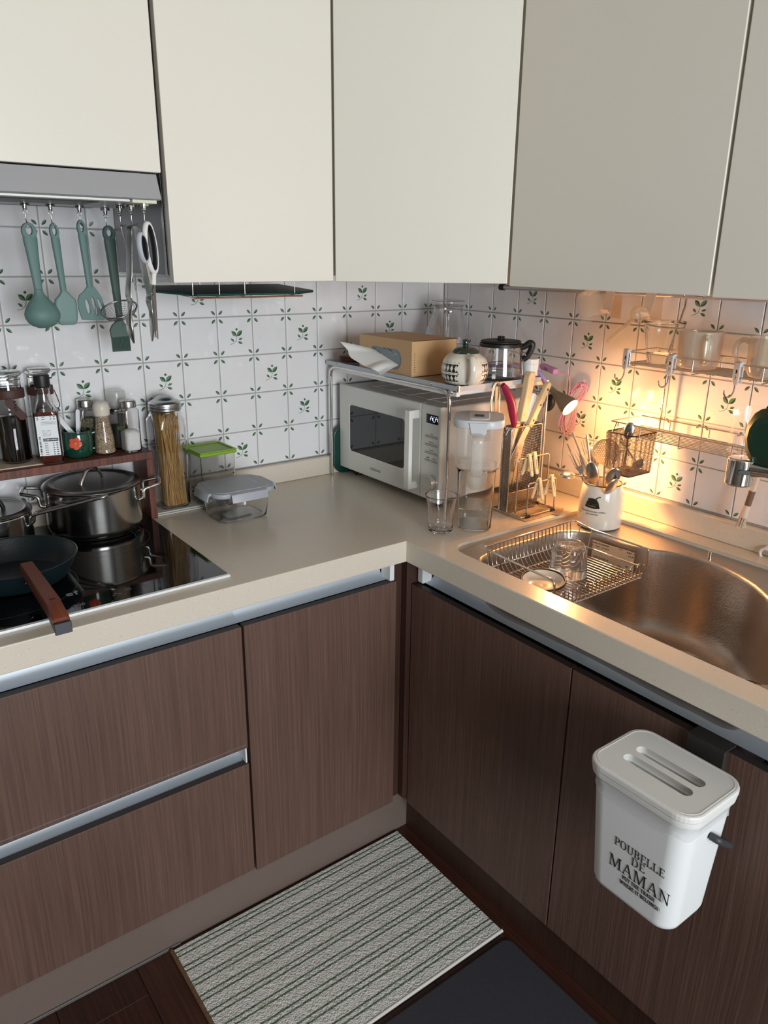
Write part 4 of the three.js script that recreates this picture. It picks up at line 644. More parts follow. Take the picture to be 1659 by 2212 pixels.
// ---------------------------------------------------------------- microwave
{
  const m = thing('microwave_oven', 'white countertop microwave oven with a dark door window', 'microwave', [0, 0, 0]);
  const X = -0.412, z0 = 0.030, z1 = 0.474, y0 = 0.8625, y1 = 1.1055, W = std({ color: '#dedfd9', roughness: 0.22 });
  part('body', [box(X + 0.018, -0.055, y0 + 0.002, y1 - 0.003, z0 + 0.004, z1 - 0.004, 0.007), box(X + 0.06, -0.10, y1 - 0.0035, y1 - 0.0015, z0 + 0.06, z1 - 0.06, 0.001)], std({ color: '#d9d7d1', roughness: 0.25 }), m);
  part('top_ribs', [0.12, 0.20, 0.28, 0.36].map((z) => box(X + 0.05, -0.08, y1 - 0.002, y1 - 0.0006, z - 0.006, z + 0.006, 0.0006)), std({ color: '#d9d7d1', roughness: 0.3 }), m);
  const ZS = 0.4005, wz0 = 0.083, wz1 = 0.332, wy0 = 0.921, wy1 = 1.052;
  const dr = part('door', extrude([[z0, y0], [ZS - 0.0006, y0], [ZS - 0.0006, y1], [z0, y1]].map(([z, y]) => [z, y]), 0.0185, 0.0035, [rrect(wz1 - wz0, wy1 - wy0, 0.009, 5, (wz0 + wz1) / 2, (wy0 + wy1) / 2)]).rotateY(-Math.PI / 2).translate(X + 0.0185, 0, 0), W, m);
  part('window', box(X + 0.0012, X + 0.012, wy0 - 0.002, wy1 + 0.002, wz0 - 0.002, wz1 + 0.002, 0.0005), phy({ color: '#26282b', roughness: 0.04 }), dr, 'dark door window');
  part('handle', [box(X - 0.031, X - 0.019, 0.883, 1.088, 0.372, 0.393, 0.0025), box(X - 0.0205, X + 0.002, 1.066, 1.088, 0.372, 0.393, 0.0025), box(X - 0.0205, X + 0.002, 0.883, 0.902, 0.372, 0.393, 0.0025)], std({ color: '#eceae4', roughness: 0.25 }), dr, 'white bar handle');
  part('lettering', at(text('CUCKOO', 0.0068, 0.0003, 'sans_regular', 1.25), X - 0.0002, 0.886, 0.208, 0, -Math.PI / 2), std({ color: '#3b3d40', roughness: 0.5 }), dr);
  const cp = part('control_panel', box(X, X + 0.0185, y0, y1, ZS + 0.0006, z1, 0.0035), W, m);
  const disp = canvasTex(256, 128, (g, w, h) => { g.fillStyle = '#0a0b10'; g.fillRect(0, 0, w, h); });
  void disp;
  part('display_screen', box(X - 0.0006, X + 0.003, 1.0605, 1.0835, 0.4215, 0.4665, 0.0004), phy({ color: '#08090c', roughness: 0.06 }), cp, 'black display');
  const seg = std({ color: '#000000', emissive: new THREE.Color(0.55, 0.66, 1.0), emissiveIntensity: 1.5 }), sb = [];
  const S = (z, y, dz, dy) => sb.push(box(X - 0.0011, X - 0.0004, y - dy / 2, y + dy / 2, z - dz / 2, z + dz / 2, 0));
  for (const z of [0.4415, 0.4605]) { S(z, 1.0785, 0.0045, 0.0009); S(z - 0.0038, 1.0725, 0.0011, 0.007); S(z + 0.0038, 1.0725, 0.0011, 0.007); S(z, 1.0748, 0.0042, 0.0009); }
  S(0.4472, 1.0725, 0.0011, 0.008); S(0.4512, 1.0668, 0.006, 0.001); S(0.4512, 1.0785, 0.003, 0.0008);
  part('display_digits', sb, seg, cp);
  const bm = std({ color: '#b6b6b0', roughness: 0.4 }), ln = std({ color: '#55565a', roughness: 0.5 });
  const bar = (y, a, b) => { const b1 = part('button', box(X - 0.0018, X + 0.001, y - 0.0018, y + 0.0018, a, b, 0.0006), bm, cp); part('outline', [box(X - 0.0004, X, y - 0.0026, y - 0.0022, a - 0.0004, b + 0.0004, 0), box(X - 0.0004, X, y + 0.0022, y + 0.0026, a - 0.0004, b + 0.0004, 0)], ln, b1); };
  bar(1.0275, 0.420, 0.4665); bar(1.0065, 0.420, 0.4665); bar(0.986, 0.420, 0.4665); bar(0.966, 0.420, 0.4415); bar(0.966, 0.445, 0.4665);
  const tx = []; for (const [y, zz, n] of [[1.0335, 0.4435, 4], [1.0125, 0.4435, 8], [0.992, 0.4435, 6], [0.972, 0.4305, 5], [0.972, 0.4555, 5]]) for (let k = 0; k < n; k++) tx.push(box(X - 0.0002, X + 0.0001, y, y + 0.0022, zz + (k - n / 2) * 0.0026, zz + (k - n / 2) * 0.0026 + rr(0.0014, 0.0022), 0));
  part('button_captions', tx, ln, cp).userData.kind = 'stuff';
  const kn = part('knob', at(lathe([[0.0001, 0.0155], [0.017, 0.0155], [0.0182, 0.0145], [0.0192, 0.001], [0.0192, 0]], 48), X, 0.912, 0.448, 0, 0, Math.PI / 2), std({ color: '#d0d0cc', metalness: 0.6, roughness: 0.22 }), cp, 'silver round knob');
  part('knob_ring', at(new THREE.TorusGeometry(0.0205, 0.0012, 8, 48).rotateX(Math.PI / 2), X - 0.0003, 0.912, 0.448, 0, 0, Math.PI / 2), M.chrome, kn);
  for (const [x, z] of [[X + 0.04, z0 + 0.04], [X + 0.04, z1 - 0.04], [-0.09, z0 + 0.04], [-0.09, z1 - 0.04]]) part('foot', at(cyl(0.012, 0.013, 0.0255, 16), x, CT, z), M.blackPlastic, m);
  part('rating_label', box(-0.30, -0.235, 1.0, 1.045, z1 - 0.0042, z1 - 0.0037, 0.0002), std({ color: '#c9c4ba', roughness: 0.5, map: canvasTex(128, 96, (g, w, h) => { g.fillStyle = '#e9e5dc'; g.fillRect(0, 0, w, h); g.fillStyle = '#7b7468'; for (let l = 0; l < 8; l++) for (let i = 0; i < 9; i++) if (rnd() < 0.8) g.fillRect(8 + i * 13, 8 + l * 11, rr(4, 11), 4); }, true, [15, 22]) }), m);
  solo('serving_tray', at(prism(rrect(0.24, 0.145, 0.035, 6).map(([x, z]) => [x, z]), 0, 0.006, 0.002).rotateX(Math.PI / 2).translate(0, 0.0725, 0.003), -0.312, CT + 0.0005, 0.0215), M.deepGreen, 'dark green tray standing upright between the microwave and the tiled wall', 'tray');
}
// ---------------------------------------------------------------- steel shelf over the microwave
const RS = 1.1692; // its upper side
{
  const r = thing('microwave_rack', 'chromed steel rack with a shelf standing over the microwave', 'rack', [0, 0, 0]);
  const X0 = -0.441, X1 = -0.165, X2 = -0.106, Z0 = 0.006, Z1 = 0.566;
  part('shelf_plate', box(X0 + 0.002, X1, RS - 0.004, RS, Z0 + 0.002, Z1 - 0.002, 0.0008), std({ color: '#b5b3b0', metalness: 0.8, roughness: 0.3 }), r);
  part('edge_rail', [box(X0, X0 + 0.002, RS - 0.0095, RS + 0.002, Z0, Z1 - 0.006, 0.0005)], M.alu, r);
  part('edge_rail', [box(X0 + 0.006, X1, RS - 0.0095, RS + 0.002, Z1 - 0.002, Z1, 0.0005)], M.alu, r);
  part('edge_rail', [box(X0, X1, RS - 0.0095, RS + 0.002, Z0, Z0 + 0.002, 0.0005)], M.alu, r);
  part('corner_post', at(cyl(0.005, 0.005, 0.014, 20), X0 + 0.004, RS - 0.011, Z1 - 0.004), M.chrome, r);
  for (const z of [0.062, 0.245, 0.47]) part('screw', at(new THREE.SphereGeometry(0.0035, 14, 8, 0, 6.283, 0, 1.57).scale(1, 0.6, 1), X0 - 0.0001, RS - 0.004, z, 0, 0, Math.PI / 2), M.chrome, r);
  part('under_beam', [box(X0 + 0.004, X0 + 0.016, RS - 0.024, RS - 0.013, 0.034, Z1 - 0.01, 0.002), box(X0 + 0.012, X2, RS - 0.024, RS - 0.013, Z1 - 0.036, Z1 - 0.025, 0.002)], M.white, r);
  const fr = (x) => wire([V(x, CT + 0.003, 0.030), V(x, RS - 0.012, 0.030), V(x, RS - 0.012, 0.536), V(x, CT + 0.003, 0.536)], 0.0042, 0.03, { seg: 10, steps: 8 });
  part('leg_frame', fr(X0 + 0.001), M.chrome, r); part('leg_frame', fr(X2), M.chrome, r);
  part('bolt', at(lathe([[0.0001, 0], [0.004, 0], [0.0055, 0.001], [0.0055, 0.004], [0.004, 0.006], [0.002, 0.006], [0.002, 0.004], [0.0001, 0.004]], 20), X0 - 0.004, RS - 0.012, 0.548, 0, 0, Math.PI / 2), M.chrome, r);
}
{
  const t = thing('tissue_box', 'beige cardboard tissue box on the steel shelf with a tissue pulled out', 'tissue box', [0, 0, 0]);
  const X0 = -0.4362, X1 = -0.290, y0 = RS + 0.0003, y1 = 1.2565, z0 = 0.166, z1 = 0.388, card = std({ color: '#cfa87a', roughness: 0.55 });
  const slotP = rrect(0.138, 0.050, 0.025, 8, 0.278, 1.2065);
  part('front_panel', extrude([[z0, y0], [z1, y0], [z1, y1], [z0, y1]], 0.001, 0, [slotP]).rotateY(-Math.PI / 2).translate(X0 + 0.001, 0, 0), card, t);
  part('box', [box(X0 + 0.001, X1, y0, y0 + 0.001, z0, z1, 0), box(X0 + 0.001, X1, y1 - 0.001, y1, z0, z1, 0), box(X0 + 0.001, X1, y0, y1, z0, z0 + 0.001, 0), box(X0 + 0.001, X1, y0, y1, z1 - 0.001, z1, 0), box(X1 - 0.001, X1, y0, y1, z0, z1, 0)], card, t);
  part('slot_film', boxUV(extrude(slotP.map(([a, b]) => [a, b]), 0.0004).rotateY(-Math.PI / 2).translate(X0 + 0.0022, 0, 0)), phy({ color: '#aab4b8', roughness: 0.18, map: canvasTex(128, 64, (g, w, h) => { g.fillStyle = '#c3cacc'; g.fillRect(0, 0, w, h); for (let i = 0; i < 30; i++) { g.fillStyle = ['#8d989c', '#eef2f3', '#7d878c'][i % 3]; g.fillRect(rnd() * w, rnd() * h, rr(4, 16), rr(2, 5)); } }, true, [7, 14]) }), t, 'clear film inside the slot');
  part('side_lettering', Array.from({ length: 9 }, (_, k) => box(X0 + 0.008, X0 + 0.008 + (k < 3 ? 0.0035 : 0.002), 1.181 + k * 0.0055, 1.1835 + k * 0.0055, z1 - 0.0001, z1 + 0.0002, 0)), std({ color: '#6a543c', roughness: 0.6 }), t);
  // the pulled tissue: a folded sheet with thickness
  const rows = []; const A = [V(-0.438, 1.221, 0.250), V(-0.438, 1.190, 0.335)], ss = 26, nn = 16;
  for (let i = 0; i <= nn; i++) { const v = i / nn, row = []; for (let k = 0; k <= ss; k++) { const u = k / ss; // u along the slot (left-high to right-low), v outwards
    const base = V(-0.4335, 1.224 - 0.030 * u, 0.222 + 0.112 * u); const outw = V(-0.052 + 0.022 * u, 0.016 - 0.030 * u, -0.060 + 0.044 * u);
    const fold = Math.sin(u * 9 + v * 1.6) * 0.0055 * v + Math.sin(u * 17 + 1) * 0.0022 * v, drop = -0.022 * v * v * (0.25 + 0.75 * Math.sin(u * 3.1));
    row.push(base.addScaledVector(outw, v).add(V(-Math.abs(fold) - 0.004 * v, fold * 0.6 + drop, fold * 0.5))); } rows.push(row); }
  void A; const back = rows.map((r) => r.map((p) => p.clone().add(V(0.0006, -0.0004, 0.0002))).reverse());
  part('tissue', [sheet(rows), sheet(back)], std({ color: '#efece8', roughness: 0.9, side: THREE.DoubleSide }), t, 'white tissue pulled out of the slot');
}
{
  const h = thing('wooden_handle', 'dark walnut paddle handle with a hanging hole beside the tissue box', 'handle', [0, 0, 0]);
  const o = []; for (let k = 0; k <= 12; k++) { const a = Math.PI * (0.5 + k / 12); o.push([0.016 * Math.cos(a), 0.016 * Math.sin(a)]); } o.push([0.04, -0.014], [0.078, -0.013], [0.078, 0.013], [0.04, 0.014]);
  part('grip', at(prism(o, 0, 0.017, 0.005, [ell(0.009, 0.0045, 18, 0.002, 0)]), -0.4235, RS + 0.0035, 0.075, 0, -1.05), std({ color: '#53291c', roughness: 0.45, map: dataTex(128, grain(0, '#b79a8c', '#ffffff', 61, 20, 3), [6, 6], true) }), h);
  part('blade', at(box(0.050, 0.09, 0, 0.004, -0.013, 0.013, 0.001), -0.4235, RS + 0.0003, 0.075, 0, -1.05), M.blackPlastic, h, 'black blade under the handle');
}
{
  const c = thing('carafe', 'tall clear glass carafe with a glass stopper in the tiled corner', 'carafe', [-0.102, RS + 0.0003, 0.136], 0);
  const pr = [[0.0001, 0.002], [0.045, 0.0015], [0.052, 0.005], [0.060, 0.02], [0.066, 0.045], [0.063, 0.075], [0.051, 0.105], [0.044, 0.122], [0.0415, 0.132], [0.042, 0.142], [0.045, 0.150]];
  part('body', lathe(shell(smooth(pr, 50), 0.002), 56), M.glass, c);
  part('stopper', lathe([[0.0001, 0.146], [0.040, 0.146], [0.0415, 0.150], [0.0465, 0.151], [0.0475, 0.157], [0.0475, 0.1615], [0.046, 0.163], [0.030, 0.166], [0.0001, 0.168]], 56), M.pane, c);
  part('rim_line', [new THREE.TorusGeometry(0.0472, 0.0007, 6, 56).rotateX(Math.PI / 2).translate(0, 0.1625, 0), new THREE.TorusGeometry(0.0446, 0.0007, 6, 56).rotateX(Math.PI / 2).translate(0, 0.1495, 0)], std({ color: '#4c4641', roughness: 0.2 }), c);
  part('infuser_tube', lathe([[0.0145, 0.02], [0.0145, 0.125], [0.012, 0.135], [0.006, 0.139], [0.0001, 0.140]], 32), M.pane, c);
}
{
  const t = thing('teapot', 'small round cream teapot with black diamond bands and a dark green lid', 'teapot', [-0.386, RS + 0.0003, 0.524], 0.40);
  const W2 = 1024, pat = canvasTex(W2, 512, (g, w, h) => { // u round the body, v up
    g.fillStyle = '#e6dfd0'; g.fillRect(0, 0, w, h); const a0 = 0.085 * w, a1 = 0.915 * w; // plain under the handle
    const band = (y0, y1) => { g.fillStyle = '#22251f'; g.fillRect(a0, y0, a1 - a0, y1 - y0); const n = 26, s = (a1 - a0) / n; g.fillStyle = '#e6dfd0';
      for (let k = 0; k < n; k++) { const x = a0 + (k + 0.5) * s, m = (y0 + y1) / 2, q = (y1 - y0) * 0.44; g.beginPath(); g.moveTo(x, m - q); g.lineTo(x + s * 0.38, m); g.lineTo(x, m + q); g.lineTo(x - s * 0.38, m); g.fill(); }
      for (let k = 0; k <= n; k++) { const x = a0 + k * s; for (const y of [y0, y1]) { void y; } void x; }
      for (const [x, d] of [[a0, 1], [a1, -1]]) { g.beginPath(); g.moveTo(x, y0); g.lineTo(x + d * s * 0.45, (y0 + y1) / 2); g.lineTo(x, y1); g.fill(); } };
    band(174, 300); band(336, 446); g.fillStyle = '#22251f'; const n = 26, s = (a1 - a0) / n; for (const y of [148, 318, 464]) for (let k = 0; k <= n; k++) { g.beginPath(); g.arc(a0 + k * s, y, y === 318 ? 6 : 5, 0, 7); g.fill(); } });
  const prof = smooth([[0.0001, 0.001], [0.038, 0.0005], [0.045, 0.003], [0.0525, 0.014], [0.0555, 0.030], [0.054, 0.045], [0.047, 0.060], [0.037, 0.068], [0.033, 0.0705], [0.031, 0.0705], [0.031, 0.067]], 60);
  const bg = lathe(prof, 72), uv = bg.attributes.uv, p = bg.attributes.position; for (let i = 0; i < uv.count; i++) uv.setY(i, p.getY(i) / 0.074);
  part('body', bg, phy({ map: pat, roughness: 0.15, clearcoat: 1, clearcoatRoughness: 0.05 }), t);
  const gl = phy({ color: '#123029', roughness: 0.12, clearcoat: 1 });
  part('lid', lathe(smooth([[0.0305, 0.0695], [0.032, 0.0715], [0.027, 0.079], [0.017, 0.0835], [0.008, 0.085], [0.0065, 0.087], [0.0075, 0.090], [0.0085, 0.0945], [0.007, 0.0995], [0.003, 0.1015], [0.0001, 0.102]], 60), 48), gl, t, 'dark green domed lid');
  // the handle points out of the seam of the pattern (u = 0 is +z)
  part('handle', sweep(curve([V(0, 0.061, 0.042), V(0, 0.066, 0.054), V(0, 0.063, 0.069), V(0, 0.048, 0.0765), V(0, 0.028, 0.075), V(0, 0.012, 0.064), V(0, 0.008, 0.046)], 30), 0.0062, { seg: 12, up: V(1, 0, 0), b: 0.0085 }), phy({ color: '#e6dfd0', roughness: 0.15, clearcoat: 1 }), t);
  part('spout', sweep(curve([V(0, 0.022, -0.048), V(0, 0.035, -0.066), V(0, 0.055, -0.078), V(0, 0.062, -0.086)], 16), (q) => 0.011 - 0.0045 * q, { seg: 14 }), phy({ color: '#e6dfd0', roughness: 0.15, clearcoat: 1 }), t);
  t.rotation.y = -0.48;
}
{
  const k = thing('glass_teapot', 'clear glass teapot with a flat black lid and black handle', 'teapot', [-0.252, RS + 0.0003, 0.505], 0);
  part('body', lathe(shell(smooth([[0.0001, 0.0008], [0.052, 0.0008], [0.058, 0.005], [0.0575, 0.025], [0.0535, 0.06], [0.051, 0.080], [0.0505, 0.0825]], 40), 0.002), 56), M.glass, k);
  part('infuser', lathe([[0.0001, 0.022], [0.028, 0.022], [0.031, 0.027], [0.034, 0.082]], 40), M.pane, k);
  part('lid', lathe([[0.046, 0.083], [0.049, 0.0865], [0.0495, 0.089], [0.046, 0.0905], [0.0001, 0.091], [0.0001, 0.083]], 56), M.blackPlastic, k, 'flat black lid');
  part('lid_knob', box(-0.0065, 0.0065, 0.0905, 0.1005, -0.0065, 0.0065, 0.0015), M.blackPlastic, k);
  part('band', lathe([[0.0508, 0.076], [0.0518, 0.076], [0.0514, 0.0835], [0.0506, 0.0835]], 56), M.blackPlastic, k);
  const dx = 0.62, dz = 0.78, P = (d, y) => V(dx * d, y, dz * d);
  part('handle', [sweep([P(0.0535, 0.012), P(0.0515, 0.05), P(0.0505, 0.084)], 0.0085, { seg: 10, up: V(dx, 0, dz), b: 0.003 }), sweep(curve([P(0.049, 0.074), P(0.060, 0.079), P(0.070, 0.086), P(0.076, 0.084), P(0.074, 0.070), P(0.066, 0.054), P(0.056, 0.046)], 30), 0.0075, { seg: 10, up: V(dz, 0, -dx), b: 0.006 })], M.blackPlastic, k, 'black handle');
  part('rivet', at(new THREE.SphereGeometry(0.0025, 10, 8), dx * 0.062 - 0.006, 0.058, dz * 0.062 + 0.004), M.chrome, k);
  const j = thing('white_jar', 'small white plastic jar with a ribbed screw cap behind the knife handles', 'jar', [-0.165, RS + 0.0003, 0.525], 0);
  part('body', lathe([[0.0001, 0.0005], [0.020, 0.0005], [0.0212, 0.003], [0.0212, 0.029]], 40), M.white, j);
  part('cap', lathe([[0.0205, 0.029], [0.022, 0.0295], [0.022, 0.0415], [0.021, 0.0435], [0.0001, 0.0438]], 40), M.whitePlastic, j);
}
// ---------------------------------------------------------------- clip lamp
{
  const l = thing('clip_lamp', 'lavender clip lamp with a bent neck and glowing cone head', 'lamp', [0, 0, 0]);
  const q = new THREE.Quaternion().setFromUnitVectors(V(0, 1, 0), LAMP_DIR), put = (g) => { g.applyQuaternion(q); return g.translate(LAMP.x, LAMP.y, LAMP.z); };
  const lav = std({ color: '#9a86b4', roughness: 0.45 });
  part('head', put(lathe(smooth([[0.0072, -0.0735], [0.0078, -0.06], [0.0105, -0.048], [0.016, -0.032], [0.0215, -0.014], [0.0242, -0.001], [0.0242, 0.0012], [0.0232, 0.0012], [0.0225, -0.003]], 50), 48)), std({ color: '#6d6350', roughness: 0.5 }), l, 'cone shaped lamp head');
  part('glowing_lens', put(new THREE.SphereGeometry(0.06, 32, 8, 0, 6.2832, 0, 0.385).translate(0, -0.0565, 0)), std({ color: '#fff2d8', emissive: new THREE.Color(1.0, 0.82, 0.55), emissiveIntensity: 5, roughness: 0.4 }), l, 'glowing round lens');
  const A = LAMP.clone().addScaledVector(LAMP_DIR, -0.072);
  part('neck', sweep(curve([A, A.clone().addScaledVector(LAMP_DIR, -0.016), V(-0.152, 1.178, 0.545), V(-0.178, 1.1905, 0.505), V(-0.205, 1.189, 0.455), V(-0.222, 1.182, 0.405), V(-0.225, 1.176, 0.375)], 40), 0.0056, { seg: 12 }), lav, l, 'lavender gooseneck');
  part('clip', [box(-0.237, -0.213, RS + 0.0003, RS + 0.009, 0.345, 0.385, 0.003)], lav, l);
  part('switch', at(box(-0.0275, 0.0275, -0.0075, 0.0075, -0.009, 0.009, 0.004), -0.078, 1.1785, 0.512, 0.0, -Math.PI / 2 - 0.1, -0.16), std({ color: '#c58bb4', roughness: 0.4 }), l, 'pink inline switch');
  part('rocker', at(box(-0.007, 0.007, -0.0035, 0.0035, 0.0085, 0.0105, 0.0008), -0.078, 1.1775, 0.512, 0.0, -Math.PI / 2 - 0.1, -0.16), std({ color: '#8d6c93', roughness: 0.4 }), l);
  const cord = std({ color: '#c78cb0', roughness: 0.45 });
  part('cord', [sweep(curve([V(-0.224, 1.178, 0.38), V(-0.19, 1.196, 0.43), V(-0.13, 1.190, 0.470), V(-0.088, 1.183, 0.484)], 24), 0.0019, { seg: 7 }),
    sweep(curve([V(-0.068, 1.173, 0.540), V(-0.055, 1.168, 0.556), V(-0.048, 1.14, 0.560), V(-0.045, 1.105, 0.556)], 24), 0.0019, { seg: 7 })], cord, l);
  // the bundled cord: loops above and below the tie
  const lp = []; for (const [a, b, ang, z, x] of [[0.030, 0.011, 0.95, 0, 0], [0.033, 0.014, 0.85, 0.001, 0.004], [0.036, 0.015, 0.7, -0.003, 0.007], [0.031, 0.017, 0.62, 0.002, 0.002]]) lp.push(ell(a, b, 30).map(([u, v]) => V(-0.036 + x + v * 0.15, 1.098 + Math.sin(ang) * (u + a) * 1.0 + Math.cos(ang) * v, 0.556 + z + Math.cos(ang) * (u + a) * 0.85 - Math.sin(ang) * v)));
  for (const [a, b, ang, z, x] of [[0.038, 0.010, 1.95, 0, 0], [0.043, 0.013, 1.82, 0.003, 0.004], [0.047, 0.012, 1.7, 0.001, 0.008], [0.040, 0.014, 1.6, 0.006, 0.003]]) lp.push(ell(a, b, 30).map(([u, v]) => V(-0.038 + x + v * 0.2, 1.094 - Math.sin(ang) * (u + a) + Math.cos(ang) * v * -1, 0.556 + z + Math.cos(ang) * (u + a) * 0.9 + Math.sin(ang) * v)));
  part('cord_loops', lp.map((p) => sweep(p, 0.0019, { seg: 7, closed: true })), cord, l);
  part('cord_tie', at(new THREE.TorusGeometry(0.007, 0.0022, 8, 20).rotateX(Math.PI / 2), -0.036, 1.096, 0.557), cord, l);
}
// ---------------------------------------------------------------- filter jug, glass
{
  const j = thing('water_filter_jug', 'tall clear water filter jug with a white lid beside the microwave', 'jug', [-0.400, CT, 0.596], -0.775);
  // local +z faces the camera
  const sec = (y, w, d, r, cz = 0) => [y, w, d, r, 0, cz];
  part('body', rshell([sec(0.0008, 0.070, 0.090, 0.02), sec(0.005, 0.080, 0.100, 0.024), sec(0.06, 0.083, 0.103, 0.024), sec(0.14, 0.088, 0.108, 0.026), sec(0.1488, 0.092, 0.111, 0.028)], 0.002, 0.003), M.plastic, j);
  part('reservoir', rstack([sec(0.149, 0.060, 0.075, 0.02), sec(0.1505, 0.100, 0.112, 0.03), sec(0.157, 0.1035, 0.116, 0.032), sec(0.247, 0.113, 0.124, 0.035)]), M.paneSoft, j, 'frosted upper tank');
  part('filter_funnel', rstack([sec(0.090, 0.030, 0.034, 0.014, -0.004), sec(0.096, 0.040, 0.044, 0.02, -0.004), sec(0.1485, 0.060, 0.062, 0.028, -0.004)]), M.paneSoft, j);
  part('water', rstack([sec(0.0045, 0.066, 0.086, 0.018), sec(0.008, 0.0750, 0.095, 0.02), sec(0.052, 0.0775, 0.0975, 0.021), sec(0.0525, 0.077, 0.097, 0.021)]), M.water, j);
  const wm = std({ color: '#cdd0d3', roughness: 0.35 });
  part('lid', [rstack([sec(0.2475, 0.114, 0.125, 0.036), sec(0.250, 0.1165, 0.128, 0.037), sec(0.262, 0.1165, 0.128, 0.037), sec(0.2655, 0.112, 0.123, 0.036)]), rstack([sec(0.265, 0.05, 0.1, 0.015, 0.0), sec(0.2685, 0.044, 0.09, 0.012, 0.0)])], wm, j, 'white lid');
  part('lid_flap', rstack([sec(0.236, 0.032, 0.004, 0.0015, 0.0655), sec(0.262, 0.044, 0.006, 0.002, 0.0645)]), wm, j);
  part('lid_window', box(-0.011, 0.011, 0.268, 0.2694, 0.0, 0.022, 0.0005), std({ color: '#4b3a2e', roughness: 0.2 }), j, 'small brown change indicator');
  part('handle', [sweep(bend([V(0, 0.236, 0.060), V(0, 0.234, 0.090), V(0, 0.150, 0.083), V(0, 0.138, 0.055)], 0.014, 5), 0.013, { seg: 14, up: V(0, 0, 1), b: 0.0045 })], M.paneSoft, j, 'clear handle');
  const bub = []; for (let k = 0; k < 46; k++) bub.push(at(new THREE.SphereGeometry(rr(0.0005, 0.0012), 6, 4), rr(-0.037, 0.037), 0.054 + rr(0, 0.002) + (rnd() < 0.25 ? rr(0.005, 0.06) : 0), 0.0505)); part('water_drops', bub, M.glass, j).userData.kind = 'stuff';
  const g = thing('drinking_glass', 'empty clear drinking glass on the worktop in front of the jug', 'glass', [-0.4965, CT + 0.0004, 0.5835], 0);
  part('body', lathe(smooth([[0.0001, 0.0005], [0.024, 0.0003], [0.0278, 0.003], [0.0288, 0.010], [0.0295, 0.03], [0.031, 0.055], [0.0342, 0.076], [0.0378, 0.0885], [0.0382, 0.0896], [0.0366, 0.0892], [0.033, 0.077], [0.0298, 0.056], [0.0280, 0.03], [0.0268, 0.012], [0.024, 0.0085], [0.0001, 0.0075]], 90), 64), M.glass, g);
}
